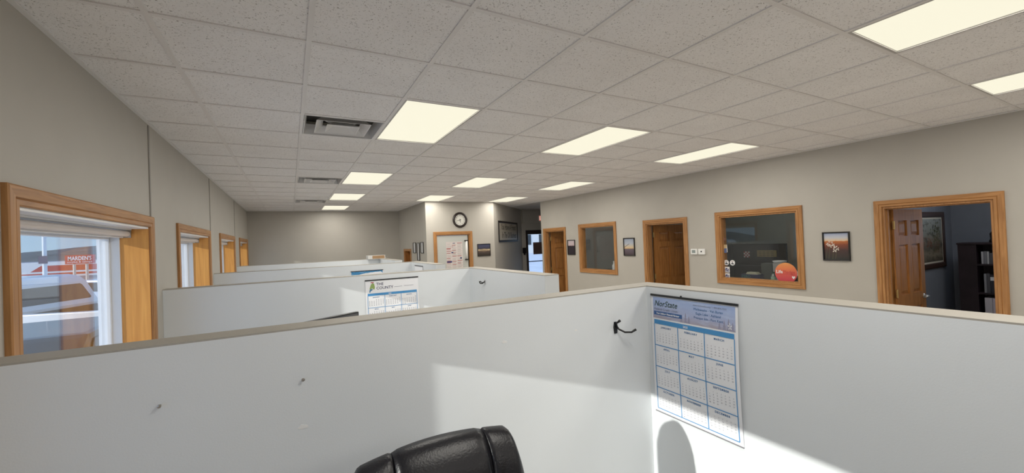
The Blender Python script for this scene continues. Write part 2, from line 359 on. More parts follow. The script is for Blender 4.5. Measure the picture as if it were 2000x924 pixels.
OWIN = [(.30, 1.60), (2.55, 3.35), (6.3, 7.3)]  # unseen openings added to let daylight into the offices
for nm, y, hs, mt, lb in (('wall_office_far', (YF, 2.25), OWIN[:1], OFFICE1, 'dark blue-grey rear wall of the nearest office'), ('wall_office_rear', (2.33, 9.12), OWIN[1:], OFFICE2, 'grey-green rear wall of the far offices')):
    mb = MB(); wallbox(mb, y[0], y[1], (0, CZ+.3), [(a, b, .95, 2.05) for a, b in hs], 8.95, 'y', .15); o = mb.build(nm, mt); tag(o, lb, 'wall', kind='structure')
for k, (a, b) in enumerate(OWIN):
    t = thing('window_%d' % (9+k), (8.95, (a+b)/2, .95), ['added unseen window letting daylight into the nearest office', 'added unseen window letting daylight into the stickered office', 'added unseen window letting daylight into the plain-window office'][k], 'window', kind='structure')
    frame('casing', (8.95, 0, 0), (0, -1, 0), (0, 0, 1), (-1, 0, 0), (-b, -a, .95, 2.05), .07, CASING, (WOODZ, WOODY), t)
    f = MB()
    for y_, z_ in (((a+.001, a+.05), (.951, 2.049)), ((b-.05, b-.001), (.951, 2.049)), ((a+.05, b-.05), (.951, 1.0)), ((a+.05, b-.05), (2.0, 2.049))): f.box((9.02, 9.08), y_, z_)
    f.build('vinyl_frame', VINYL, t); box('pane', (9.048, 9.052), (a+.05, b-.05), (1.0, 2.0), GLASS, t)

# ------------------------------------------------------------------ ceiling
ce = box('ceiling', (-1.25, 9.12), (-5.4, 12.3), (CZ+.32, CZ+.40), GRID); tag(ce, 'white drop ceiling of square acoustic tiles in a metal grid', 'ceiling', kind='structure')
LIGHTS = [(3, 1), (3, 6), (3, 10), (3, 14), (6, 1), (6, 6), (6, 10), (9, 1), (9, 6), (9, 10), (6, -4), (9, -4), (3, -4), (3, -9), (6, -9), (9, -9)]  # last row, far behind the viewer, is added to light the half walls
VENTS = [(2, 2), (2, 7), (2, 12)]
used = {(i, j+d) for i, j in LIGHTS for d in (0, 1)} | set(VENTS)
I0, I1, J0, J1 = 0, 11, -13, 16
rear = MB()
def tmesh(x0, x1, y0, y1):
    b = MB().box((x0, x1), (y0, y1), (0, .015)); me = bpy.data.meshes.new('ceiling_tile'); me.from_pydata([tuple(v) for v in b.v], [], b.f); me.materials.append(TILE); me.update(); return me
tm = tmesh(.006, GX-.006, .006, GY-.006)
tile_z = CZ+.006
for i in range(I0, I1+1):
    for j in range(J0, J1+1):
        if (i, j) in used: continue
        x0, x1, y0, y1 = gx(i), gx(i+1), gy(j), gy(j+1)
        cx0, cx1 = max(x0, XL), min(x1, XR); cy0, cy1 = max(y0, YF), min(y1, YB)
        if cx1-cx0 < .03 or cy1-cy0 < .03: continue
        if cx0 > XJ+.12 and cy0 > YJ+.12 and cx1 < 4.6: continue
        if j < -4: rear.box((cx0+.003, cx1-.003), (cy0+.003, cy1-.003), (tile_z, tile_z+.015)); continue
        me = tm if (cx0 == x0 and cx1 == x1 and cy0 == y0 and cy1 == y1) else tmesh(cx0-x0+.003, cx1-x0-.003, cy0-y0+.003, cy1-y0-.003)
        o = bpy.data.objects.new('ceiling_tile', me); COL.objects.link(o); o.location = (x0, y0, tile_z); o.parent = ce
        o.matrix_parent_inverse = Matrix.Translation(-ce.location)
rear.build('rear_tile_field', TILE, ce, kind='stuff')
mb = MB()
for x, y in (((XR+.12, 9.0), (.2, 2.25)), ((XR+.12, 9.0), (2.33, 5.93)), ((XR+.12, 9.0), (6.03, 9.12)), ((5.88, 9.0), (9.22, 11.5)), ((5.88, 9.0), (YF, .1)), ((4.6, 5.88), (12.12, 12.2))): mb.box(x, y, (CZ+.006, CZ+.02))
mb.build('office_ceiling_panel', mat('plain_ceiling', (.6, .58, .55), .9), ce)
for i in range(I0+1, I1+1):
    x = gx(i)
    box('grid_runner', (x-.012, x+.012), (YF, YB), (CZ, CZ+.030), GRID, ce)
for j in range(J0, J1+1):
    y = gy(j); mb = MB()
    if y < YF: continue
    for i in range(I0, I1+1):
        if (i, j-1) in used and (i, j) in used and (i, j-1) in [(a, b) for a, b in LIGHTS]: continue
        x0, x1 = max(gx(i), XL), min(gx(i+1), XR)
        mb.box((x0+.012, x1-.012), (y-.012, y+.012), (CZ+.0004, CZ+.028))
    mb.build('cross_tee', GRID, ce)
mb = MB(); mb.box((XL, XL+.022), (YF, YB), (CZ-.003, CZ+.004)); mb.box((XR-.022, XR), (YF, 9.12), (CZ-.003, CZ+.004)); mb.box((XL, XJ), (YB-.022, YB), (CZ-.003, CZ+.004)); mb.build('wall_angle', GRID, ce)

DIFF = mat('light_diffuser', (.15, .15, .13), .6, spec=.1, emit=(1.0, .955, .76), estr=.81)
LFR = mat('light_rim', (.5, .48, .46), .4)
lightlab = {(3, 1): 'large square-looking ceiling light panel beside the nearest air vent', (3, 6): 'ceiling light panel beside the second air vent', (3, 10): 'third ceiling light panel in the left row', (3, 14): 'farthest small ceiling light panel in the left row',
            (6, 1): 'long ceiling light panel nearest in the middle row', (6, 6): 'second ceiling light panel in the middle row', (6, 10): 'ceiling light panel just in front of the clock wall',
            (9, 1): 'slim ceiling light panel nearest along the right wall side', (9, 6): 'second ceiling light panel in the row by the right wall', (9, 10): 'farthest ceiling light panel near the corridor',
            (6, -4): 'big ceiling light panel cut off by the top right corner', (9, -4): 'ceiling light panel at the right picture edge near the wall', (3, -4): 'ceiling light panel above and behind the viewer', (3, -9): 'added unseen ceiling light panel far behind the viewer on the left', (6, -9): 'added unseen ceiling light panel far behind the viewer in the middle', (9, -9): 'added unseen ceiling light panel far behind the viewer on the right'}
for (i, j) in LIGHTS:
    x0, x1, y0, y1 = gx(i)+.012, gx(i+1)-.012, gy(j)+.012, gy(j+2)-.012; xc, yc = (x0+x1)/2, (y0+y1)/2
    t = thing('ceiling_light', (xc, yc, CZ), lightlab[(i, j)], 'light', group='recessed ceiling light panels')
    r = MB(); q = .014
    for a, b in (((x0, x0+q), (y0, y1)), ((x1-q, x1), (y0, y1)), ((x0+q, x1-q), (y0, y0+q)), ((x0+q, x1-q), (y1-q, y1))): r.box(a, b, (CZ+.001, CZ+.055))
    r.build('rim', LFR, t)
    box('diffuser', (x0+q, x1-q), (y0+q, y1-q), (CZ+.010, CZ+.016), DIFF, t)
    ld = bpy.data.lights.new('lamp_light', 'AREA'); ld.shape = 'RECTANGLE'; ld.size = x1-x0-.06; ld.size_y = y1-y0-.06; ld.energy = LAMP_W; ld.color = (1.0, .955, .885)
    lo = bpy.data.objects.new('lamp_light', ld); COL.objects.link(lo); lo.parent = t; lo.location = (0, 0, .006)
for lx, ly, lw_, lb in ((7.5, 1.2, 9.0, 'added unseen fill light panel inside the dark blue-grey office'), (7.6, 4.0, 3.0, 'added unseen fill light panel inside the stickered office'), (7.6, 7.5, 3.0, 'added unseen fill light panel inside the plain-window office')):  # unseen fill lights added to brighten the three offices
    t = thing('ceiling_light', (lx, ly, CZ), lb, 'light', group='added office fill lights')
    box('rim', (lx-.31, lx+.31), (ly-.6, ly+.6), (CZ-.004, CZ+.004), LFR, t); box('diffuser', (lx-.28, lx+.28), (ly-.57, ly+.57), (CZ-.008, CZ-.0045), DIFF, t)
    ld = bpy.data.lights.new('lamp_light', 'AREA'); ld.shape = 'RECTANGLE'; ld.size = .5; ld.size_y = 1.1; ld.energy = lw_; ld.color = (.88, .93, 1)
    lo = bpy.data.objects.new('lamp_light', ld); COL.objects.link(lo); lo.parent = t; lo.location = (0, 0, -.012)
DUCT = mat('duct_dark', (.03, .028, .027), .6, metal=.3)
VENTM = mat('vent_white', (.74, .73, .72), .35)
for n, (i, j) in enumerate(VENTS):
    xc, yc = gx(i+.5), gy(j+.5)
    t = thing('ceiling_vent', (xc, yc, CZ), ['nearest square ceiling air vent with stepped louvres', 'second square ceiling air vent down the room', 'farthest ceiling air vent near the far wall'][n], 'vent', group='ceiling air vents')
    def frust(h0, z0, h1, z1):
        r = MB(); hy = GY/GX
        v = [(xc+sx*h, yc+sy*h*hy, CZ+z) for h, z in ((h0, z0), (h1, z1), (h0-.006, z0), (h1-.006, z1)) for sx, sy in ((-1, -1), (1, -1), (1, 1), (-1, 1))]
        f = []
        for k in range(4):
            l = (k+1) % 4; f += [(k, l, 4+l, 4+k), (8+k, 12+k, 12+l, 8+l), (k, 8+k, 8+l, l), (4+k, 4+l, 12+l, 12+k)]
        return r.add(v, f)
    b = MB(); b.box((gx(i)+.012, gx(i+1)-.012), (gy(j)+.012, gy(j+1)-.012), (CZ+.115, CZ+.12)); b.build('plenum', DUCT, t)
    frust(.290, -.001, .268, .085).build('louvre', VENTM, t)
    frust(.205, -.004, .150, .045).build('louvre', VENTM, t)
    frust(.125, -.010, .070, .028).build('louvre', VENTM, t)
    box('pan', (xc-.07, xc+.07), (yc-.068, yc+.068), (CZ+.026, CZ+.029), VENTM, t)
    MB().lathe([(.135, .065), (.135, .12), (.128, .12), (.128, .065), (.135, .065)], (xc, yc, CZ), 32).build('neck', VENTM, t, smooth=True)
    MB().lathe([(0.001, .043), (.045, .043), (.05, .048), (.001, .05)], (xc, yc, CZ-.018), 24).build('hub', VENTM, t)

# ------------------------------------------------------------------ office windows and doors in the right wall
iwlab = ['wood-framed office window covered with stickers, between two doors', 'wood-framed plain office window with grey-green reflection']
for k, (a, b, z0, z1) in enumerate(IW):
    t = thing('window_%d' % (7+k), (XR, (a+b)/2, z0), iwlab[k], 'window', kind='structure')
    frame('casing', (XR, 0, 0), (0, -1, 0), (0, 0, 1), (-1, 0, 0), (-b, -a, z0, z1), .072, CASING, (WOODZ, WOODY), t)
    j = MB(); q = .018
    for y, z in (((a+.0005, a+q), (z0, z1)), ((b-q, b-.0005), (z0, z1)), ((a+q, b-q), (z0+.0005, z0+q)), ((a+q, b-q), (z1-q, z1-.0005))): j.box((XR, XR+.12), y, z)
    j.build('jamb', WOODZ, t)
    box('pane', (XR+.055, XR+.061), (a+q, b-q), (z0+q, z1-q), GLASS_IN, t)
doorlab = ['open wooden six-panel door to the dark office at right with lever handle', 'open wooden six-panel door beside the wall thermostats', 'open wooden six-panel door nearest the corridor']
def door_leaf(t, hinge, ang, wd, ht, lever):
    """leaf swings from the hinge; local x along leaf, y thickness"""
    M = Matrix.Translation(hinge) @ Matrix.Rotation(ang, 4, 'Z')
    st, rl = .11, .12
    L = MB(); th = .021
    L.box((0, wd), (-.004, .004), (.01, ht), M)
    mid = wd/2
    rails = [(.01, .24), (.86, 1.02), (1.60, 1.70), (ht-.13, ht)]
    L.box((0, st), (-th, th), (.01, ht), M); L.box((wd-st, wd), (-th, th), (.01, ht), M)
    for r in rails: L.box((st, wd-st), (-th, th), r, M)
    for r0, r1 in zip(rails[:-1], rails[1:]): L.box((mid-.05, mid+.05), (-th, th), (r0[1], r1[0]), M)
    leaf = L.build('leaf', DOORZ, t)
    for r0, r1 in zip(rails[:-1], rails[1:]):
        for x0, x1 in ((st, mid-.05), (mid+.05, wd-st)):
            p = MB(); z0, z1 = r0[1], r1[0]; g = .012; k = .045
            for s in (-1, 1):
                vs = [(x0+g, s*.004, z0+g), (x1-g, s*.004, z0+g), (x1-g, s*.004, z1-g), (x0+g, s*.004, z1-g), (x0+k, s*.013, z0+k), (x1-k, s*.013, z0+k), (x1-k, s*.013, z1-k), (x0+k, s*.013, z1-k)]
                p.add([M @ Vector(v) for v in vs], [(4, 5, 6, 7), (0, 1, 5, 4), (1, 2, 6, 5), (2, 3, 7, 6), (3, 0, 4, 7)])
            p.build('panel', DOORZ, leaf, fix=False)
    for z in (.22, 1.05, 1.83):
        h = MB(); h.box((-.030, .004), (-th-.004, -th+.002), (z-.045, z+.045), M); h.tube([M @ Vector((-.006, -th-.006, z-.048)), M @ Vector((-.006, -th-.006, z+.048))], .007, 8)
        h.build('hinge', BRASS, leaf)
    k = MB()
    for s in (-1, 1):
        c = Vector((wd-.065, s*th, .96))
        k.lathe([(.001, 0), (.03, 0), (.03, s*.008), (.012, s*.012), (.012, s*.045), (.001, s*.046)], M @ c, 16, (M.to_3x3() @ Vector((0, 1, 0))))
        if lever: k.tube([M @ (c+Vector((0, s*.045, 0))), M @ (c+Vector((-.03, s*.05, .002))), M @ (c+Vector((-.11, s*.048, -.004)))], [.011, .010, .008], 10)
        else: k.lathe([(.001, s*.04), (.022, s*.042), (.03, s*.055), (.022, s*.068), (.001, s*.07)], M @ c, 16, (M.to_3x3() @ Vector((0, 1, 0))))
    k.build('handle', STEEL if lever else BRASS, leaf, smooth=True)
    return leaf
for k, (a, b) in enumerate(DOORS):
    t = thing('door_%d' % (k+1), (XR, (a+b)/2, 0), doorlab[k], 'door', kind='structure')
    frame('casing', (XR, 0, 0), (0, -1, 0), (0, 0, 1), (-1, 0, 0), (-b, -a, 0.001, DZ), .072, CASING, (WOODZ, WOODY), t, sides='LRT', legs=True)
    j = MB(); q = .018
    for y, z in (((a+.0005, a+q), (.001, DZ)), ((b-q, b-.0005), (.001, DZ)), ((a+q, b-q), (DZ-q, DZ-.0005))): j.box((XR, XR+.12), y, z)
    j.box((XR+.045, XR+.075), (a+q, a+q+.012), (.001, DZ-q)); j.box((XR+.045, XR+.075), (b-q-.012, b-q), (.001, DZ-q)); j.box((XR+.045, XR+.075), (a+q+.012, b-q-.012), (DZ-q-.012, DZ-q))
    j.build('jamb', WOODZ, t)
    deg = [1, 12, 14][k]
    door_leaf(t, Vector((XR+.150, b-.024, .005)), -math.radians(deg), b-a-.045, DZ-.03, k == 0)

# white door in the clock wall
t = thing('door_4', ((CD[0]+CD[1])/2, YJ, 0), 'white door with posted papers under the clock, in a wood casing', 'door', kind='structure')
frame('casing', (0, YJ, 0), (1, 0, 0), (0, 0, 1), (0, -1, 0), (CD[0], CD[1], .001, CD[3]), .072, CASING, (WOODZ, WOODX), t, sides='LRT', legs=True)
j = MB(); q = .018
for x, z in (((CD[0]+.0005, CD[0]+q), (.001, CD[3])), ((CD[1]-q, CD[1]-.0005), (.001, CD[3])), ((CD[0]+q, CD[1]-q), (CD[3]-q, CD[3]-.0005))): j.box(x, (YJ, YJ+.12), z)
j.build('jamb', WOODZ, t)
DW = mat('white_door', (.52, .53, .50), .45)
box('leaf', (CD[0]+.022, CD[1]-.045), (YJ+.02, YJ+.06), (.01, CD[3]-.025), DW, t, bevel=.003)
box('gap_shade', (CD[1]-.043, CD[1]-.019), (YJ+.045, YJ+.1), (.01, CD[3]-.025), mat('dark_gap', (.05, .045, .04), .8), t)  # dark strip stands for the shade in the gap beside the leaf
h = MB(); xh = CD[1]-.085; h.tube([(xh, YJ+.005, EYE+.04), (xh, YJ+.005, EYE-.40)], .028, 12)
hd = h.build('pull_bar', WHITE, t, smooth=True)
for z in (EYE+.05, EYE-.415): box('bracket', (xh-.05, xh+.03), (YJ-.02, YJ+.02), (z-.012, z+.012), BLACK, hd)
# poster on the white door
P = plane_fn((0, YJ+.018, 0), (1, 0, 0), ZV, (0, -1, 0), 0)
pt = thing('notice_poster', (3.5, YJ+.018, EYE-.75), 'workplace notice poster in columns on the white door under the clock', 'poster')
u0, u1, v0, v1 = 3.315, 3.74, EYE-.66, EYE+.035
box('sheet', (u0, u1), (YJ+.0165, YJ+.019), (v0, v1), mat('poster_paper', (.62, .56, .54), .6), pt)
PO = {'red': mat('print_red', (.45, .08, .07), .6), 'blue': mat('print_blue', (.05, .07, .20), .6), 'grey': mat('print_grey', (.40, .37, .36), .6), 'pale': mat('print_pale', (.72, .66, .63), .6)}
rows = {k: MB() for k in PO}
P = plane_fn((0, YJ+.0165, 0), (1, 0, 0), ZV, (0, -1, 0), .001)
P2 = plane_fn((0, YJ+.0165, 0), (1, 0, 0), ZV, (0, -1, 0), .0015)
cols = [(u0+.01, u0+.14), (u0+.15, u0+.275), (u0+.285, u1-.01)]
for c, (a, b) in enumerate(cols):
    z = v1-.03
    while z > v0+.03:
        hh = random.choice([.04, .055, .07]); k = random.choice(['pale', 'pale', 'grey'])
        quad(rows['pale'], a, b, z-hh, z-.006, P)
        for n in range(int(hh/.011)-1): quad(rows['grey'], a+.006, b-random.uniform(.006, .04), z-.016-n*.011, z-.012-n*.011, P2)
        if random.random() < .5: quad(rows['red'], a, b-random.uniform(0, .05), z-.012, z-.002, P2)
        z -= hh+.008
quad(rows['blue'], u0+.01, u0+.14, v0+.19, v0+.225, P2); quad(rows['red'], u0+.01, u0+.12, v1-.165, v1-.155, P2); quad(rows['blue'], u0+.17, u0+.23, v1-.045, v1-.03, P2)
put_text(rows['red'], '1-2', .05, u0+.145, v1-.14, P2); quad(rows['blue'], u1-.07, u1-.03, v0+.27, v0+.31, P2); quad(rows['blue'], u0+.13, u0+.18, v1-.28, v1-.25, P2)
for k in rows: rows[k].build('printing', PO[k], pt, fix=False, kind='stuff')

# entrance door
t = thing('door_5', ((ED[0]+ED[1])/2, YE, 0), 'dark-framed glass entrance door at the corridor end', 'door', kind='structure')
DKF = mat('bronze_frame', (.055, .045, .043), .4, metal=.4)
j = MB()
for x, z in (((ED[0], ED[0]+.10), (0, ED[3])), ((ED[1]-.10, ED[1]), (0, ED[3])), ((ED[0]+.10, ED[1]-.10), (ED[3]-.14, ED[3])), ((ED[0]+.10, ED[1]-.10), (0, .2))): j.box(x, (YE+.03, YE+.09), z)
j.build('door_frame', DKF, t)
box('pane', (ED[0]+.10, ED[1]-.10), (YE+.055, YE+.062), (.2, ED[3]-.14), GLASS, t)
box('push_bar', (ED[0]+.08, ED[1]-.08), (YE-.02, YE+.01), (EYE-.72, EYE-.69), DKF, t, bevel=.005)
o = box('glass_door_notice', (7.10, 7.55), (YE+.045, YE+.050), (EYE-.48, EYE-.08), mat('notice_back', (.16, .10, .09), .6)); tag(o, 'dark notice sheet stuck on the glass entrance door', 'notice')
o = MB().box((6.655, 6.745), (YE-.09, YE), (EYE-.42, EYE-.24)).box((6.675, 6.725), (YE-.085, YE-.02), (EYE-.47, EYE-.42)).build('wall_dispenser', BLACK, bevel=.012); tag(o, 'black dispenser mounted on the wall beside the entrance door', 'dispenser')
t = thing('exit_sign', (7.45, YE-.12, EYE+.60), 'red lit exit sign above the entrance door, half hidden by the right wall', 'sign')
box('housing', (7.28, 7.62), (YE-.10, YE-.05), (EYE+.62, EYE+.81), WHITE, t, bevel=.006)
EXR = mat('exit_face', (.5, .12, .09), .5, emit=(.9, .28, .2), estr=.45)
box('face', (7.29, 7.61), (YE-.104, YE-.100), (EYE+.63, EYE+.80), EXR, t)
mb = MB(); put_text(mb, 'EXIT', .16, 7.45, EYE+.66, plane_fn((0, YE-.105, 0), (1, 0, 0), ZV, (0, -1, 0), 0)); mb.build('lettering', mat('exit_letter', (.9, .7, .6), .5, emit=(1, .7, .6), estr=.6), t, fix=False)

# ------------------------------------------------------------------ low partitions
PZ = EYE-.287
PARTS = [(1.685, 1.81, .13, 'nearest white half wall crossing the foreground, with coat hook'), (4.31, 4.43, 2.75, 'second white half wall, carrying the calendar headed THE COUNTY'),
         (6.85, 6.97, 5.53, 'third white half wall, with a blue-topped calendar'), (9.60, 9.73, 8.06, 'farthest white half wall with a cardboard box on its corner')]
XS0, XS1 = 1.787, 1.925
for y0, y1, ye, lb in PARTS:
    t = thing('cubicle_partition', ((XL+XS1)/2, y0, 0), lb, 'partition', group='low cubicle partitions')
    box('long_panel', (XL+.001, XS1), (y0, y1), (.001, PZ-.006), WALLW, t)
    box('side_panel', (XS0, XS1), (ye, y0), (.001, PZ-.006), WALLW, t)
    MB().prism([(XL+.001, y0), (XS0, y0), (XS0, ye), (XS1, ye), (XS1, y1), (XL+.001, y1)], (0, 0, 0), (1, 0, 0), (0, 1, 0), ZV, PZ-.006, PZ).build('shaded_top', CAP, t)

# ------------------------------------------------------------------ calendars
MONTHS = ['JANUARY', 'FEBRUARY', 'MARCH', 'APRIL', 'MAY', 'JUNE', 'JULY', 'AUGUST', 'SEPTEMBER', 'OCTOBER', 'NOVEMBER', 'DECEMBER']
START = [3, 6, 6, 2, 4, 0, 2, 5, 1, 3, 6, 1]; DAYS = [31, 28, 31, 30, 31, 30, 31, 31, 30, 31, 30, 31]
def calendar(O, U, N, wd, ht, hdr, label, kind, months=12):
    """wall calendar hanging from a dark binding strip; (0,0) is its top left corner"""
    O, U, N = Vector(O), Vector(U), Vector(N)
    t = thing('wall_calendar', O+U*(wd/2)-ZV*ht, label, 'calendar')
    def bul(u, v): return .0035+.010*math.sin(PI*max(0, min(1, -v/ht)))*(.35+.65*u/wd)
    def L(d): return lambda u, v: O+U*u+ZV*v+N*(bul(u, v)+d)
    n, k = 6, 12; mb = MB(); vs = []; uv = []
    for dd in (0, -.0015):
        for b in range(k+1):
            for a in range(n+1): vs.append(L(dd)(wd*a/n, -ht*b/k)); uv.append((a/n, 1-b/k))
    m1 = (n+1)*(k+1); fs = []
    for b in range(k):
        for a in range(n):
            q = b*(n+1)+a; fs += [(q, q+n+1, q+n+2, q+1), (m1+q, m1+q+1, m1+q+n+2, m1+q+n+1)]
    mb.add(vs, fs); mb.build('sheet', PAPER, t, smooth=True)
    MB().prism([(-.002, -.009), (wd+.002, -.009), (wd+.002, .002), (-.002, .002)], O, U, ZV, N, .0008, .008).build('top_strip', BLACK, t)
    MB().prism([(0, -ht-.004), (wd, -ht-.004), (wd, -ht+.002), (0, -ht+.002)], O, U, ZV, N, .0008, .006).build('bottom_strip', mat('grey_strip', (.25, .25, .27), .5), t)
    mg = .018*wd/.5; g0 = -hdr; x0, x1 = mg, wd-mg; bar = .024; rows = 4; gb = -ht+mg; rh = (g0-bar-gb)/rows; cw = (x1-x0)/3; lw = .0042
    # subdivided bars so they follow the curl of the paper
    g = MB(); F = L(.0015)
    def strip(a, b, c, d, nu, nv):
        for i in range(nu):
            for j in range(nv): quad(g, a+(b-a)*i/nu, a+(b-a)*(i+1)/nu, c+(d-c)*j/nv, c+(d-c)*(j+1)/nv, F)
    strip(x0, x1, g0-bar, g0, 6, 1)
    for r in range(1, rows+1): strip(x0, x1, g0-bar-rh*r-lw/2, g0-bar-rh*r+lw/2, 6, 1)
    for c in range(4): strip(x0+cw*c-lw/2, x0+cw*c+lw/2, gb, g0-bar, 1, 10)
    g.build('grid_lines', CALBLUE, t, fix=False)
    y = MB(); put_text(y, '2025', .015, (x0+x1)/2-.03, g0-bar+.006, L(.0022), bold=.0004); y.build('year_lettering', PAPER, t, fix=False)
    h = MB(); dn = MB(); Fd = L(.0007); dots = kind != 'norstate'
    for m_ in range(months):
        c, r = m_ % 3, m_//3; bx = x0+cw*c; by = g0-bar-rh*r
        put_text(h, MONTHS[m_], .0135, bx+cw/2, by-.021, L(.0008), spacing=1.25, bold=.0004)
        if kind == 'norstate': h.build('month_name', INKBLUE, t, fix=False); h = MB()
        for d in range(DAYS[m_]):
            s = START[m_]+d; q, wk = s % 7, s//7
            u = bx+.016+(cw-.032)*q/6; v = by-.044-(rh-.052)*wk/5
            if dots: quad(dn, u-.0045, u+.0045, v, v+.0045, Fd)
            else: put_text(dn, str(d+1), .0085, u, v, Fd)
    if h.v: h.build('month_names', INKBLUE, t, fix=False, kind='stuff')
    o = dn.build('date_numbers', INKGREY, t, fix=False, kind='stuff')
    return t, L, wd
NP = Vector((0, -1, 0))
c1, L, wd = calendar((XS0, 1.650, EYE-.331), (0, -1, 0), (-1, 0, 0), .507, .652, .138, 'blue-headed NorState wall calendar on the right side panel in the foreground', 'norstate')
# printed header: sky tinted picture, lettering, banner
HB = pic_mat('calendar_header', [(0, (.42, .38, .45)), (.3, (.42, .47, .68)), (.7, (.40, .50, .76)), (1, (.36, .47, .76))], .25, 3, noise_col=(.50, .60, .82), nlo=.5, nhi=.75)
mb = MB(); n = 8; vs = [L(.0004)(.012+(wd-.024)*a/n, v) for v in (-.130, -.014) for a in range(n+1)]; uv = [(a/n, b) for b in (0, 1) for a in range(n+1)]
mb.add(vs, [(a, a+1, n+2+a, n+1+a) for a in range(n)]); mb.build('header_picture', HB, c1, uv=uv, fix=False)
FIR = MB()
for u, hh in ((.225, .05), (.245, .035), (.415, .03), (.44, .045), (.462, .055), (.482, .04), (.20, .03)):
    for k in range(3): w_ = .010-.0025*k; b0 = -.128+hh*k*.3; FIR.add([L(.0007)(u-w_, b0), L(.0007)(u+w_, b0), L(.0007)(u, b0+hh*.45)], [(0, 1, 2)])
FIR.build('header_trees', mat('faded_trees', (.33, .33, .46), .7), c1, fix=False, kind='stuff')
mb = MB(); put_text(mb, 'NorState', .044, .022, -.062, L(.0012), 'LEFT', .28, .92, bold=.0004); mb.build('header_lettering', mat('ink_green_black', (.03, .07, .06), .6), c1, fix=False)
mb = MB(); put_text(mb, 'Federal Credit Union', .0195, .022, -.084, L(.0012), 'LEFT', 0, .92)
mb.build('header_lettering', mat('ink_slate', (.22, .24, .32), .6), c1, fix=False); mb = MB()
put_text(mb, 'www.norstatefcu.org / 1-800-804-7555', .0115, .362, -.034, L(.0012), 'CENTER')
mb.build('header_lettering', mat('ink_slate', (.22, .24, .32), .6), c1, fix=False)
for q, s in enumerate(('Madawaska - Van Buren', 'Eagle Lake - Ashland', 'Presque Isle - Fort Kent')):
    mb = MB(); put_text(mb, s, .0165, .355, -.055-.021*q, L(.0012), 'CENTER'); mb.build('header_lettering', INKBLUE, c1, fix=False)
mb = MB()
for a in range(4): quad(mb, .018+.0465*a, .018+.0465*(a+1), -.112, -.091, L(.0008))
mb.build('header_banner', mat('banner_blue', (.05, .13, .33), .5), c1, fix=False)
mb = MB(); put_text(mb, 'Your Lifelong Financial Partner', .0128, .110, -.106, L(.0014), 'CENTER', .25, .95, bold=.0004); mb.build('header_lettering', PAPER, c1, fix=False)
mb = MB()
for a in range(5):
    ang = a*1.3; mb.add([L(.0012)(.468+.009*math.cos(ang), -.108+.014*math.sin(ang)), L(.0012)(.468+.013*math.cos(ang+.5), -.108+.02*math.sin(ang+.5)), L(.0012)(.468, -.108)], [(0, 1, 2)])
mb.build('header_mark', PAPER, c1, fix=False)
o = MB().lathe([(.001, 0), (.004, .001), (.004, .006), (.001, .008)], (XS0-.001, 1.45, EYE-.326), 10, (-1, 0, 0)).build('push_pin', BLACK); tag(o, 'small black pin holding up the NorState calendar', 'pin')

c2, L, wd = calendar((.651, 4.31, EYE-.340), (1, 0, 0), (0, -1, 0), .537, .66, .137, 'white wall calendar headed THE COUNTY on the second half wall', 'county')
mb = MB(); put_text(mb, 'THE', .040, .105, -.060, L(.001), 'LEFT', bold=.0003); mb.build('header_lettering', mat('ink_navy', (.03, .03, .10), .6), c2, fix=False); mb = MB(); put_text(mb, 'COUNTY', .040, .105, -.100, L(.001), 'LEFT', bold=.0003); mb.build('header_lettering', mat('ink_navy', (.03, .03, .10), .6), c2, fix=False)
for nm, col, poly in (('print_green', (.30, .42, .14), [(.055, -.045), (.072, -.032), (.085, -.04), (.092, -.075), (.086, -.10), (.065, -.085), (.045, -.098), (.040, -.085)]), ('print_sea', (.10, .25, .42), [(.040, -.096), (.062, -.09), (.075, -.098), (.052, -.112), (.044, -.128), (.036, -.125)]), ('print_crimson', (.45, .05, .07), [(.05, -.03), (.06, -.02), (.068, -.026), (.076, -.02), (.085, -.03), (.068, -.033)])):
    mb = MB(); mb.add([L(.001)(u, v) for u, v in poly], [tuple(range(len(poly)))]); mb.build('header_logo', mat(nm, col, .6), c2, fix=False)
mb = MB(); quad(mb, .285, .365, -.088, -.085, L(.001)); quad(mb, .385, .485, -.086, -.083, L(.001)); mb.build('header_small_print', INKGREY, c2, fix=False, kind='stuff')
mb = None
c3, L, wd = calendar((.825, 6.85, EYE-.383), (1, 0, 0), (0, -1, 0), .494, .66, .30, 'calendar with a blue picture top on the third half wall', 'blue')
BLUEPIC = pic_mat('blue_picture', [(0, (.03, .16, .34)), (.5, (.05, .25, .52)), (1, (.06, .28, .55))], .3, 2, noise_col=(.6, .75, .88), nlo=.58, nhi=.7, stretch=(2, 6, 1))
vs = [L(.0006)(u, v) for u, v in ((.008, -.29), (.486, -.29), (.486, -.010), (.008, -.010))]; MB().add(vs, [(0, 1, 2, 3)]).build('header_picture', BLUEPIC, c3, uv=[(0, 0), (1, 0), (1, 1), (0, 1)], fix=False)
c4, L, wd = calendar((XS0, 6.62, EYE-.335), (0, -1, 0), (-1, 0, 0), .45, .62, .12, 'wall calendar on the third partition side panel, partly hidden', 'plain')

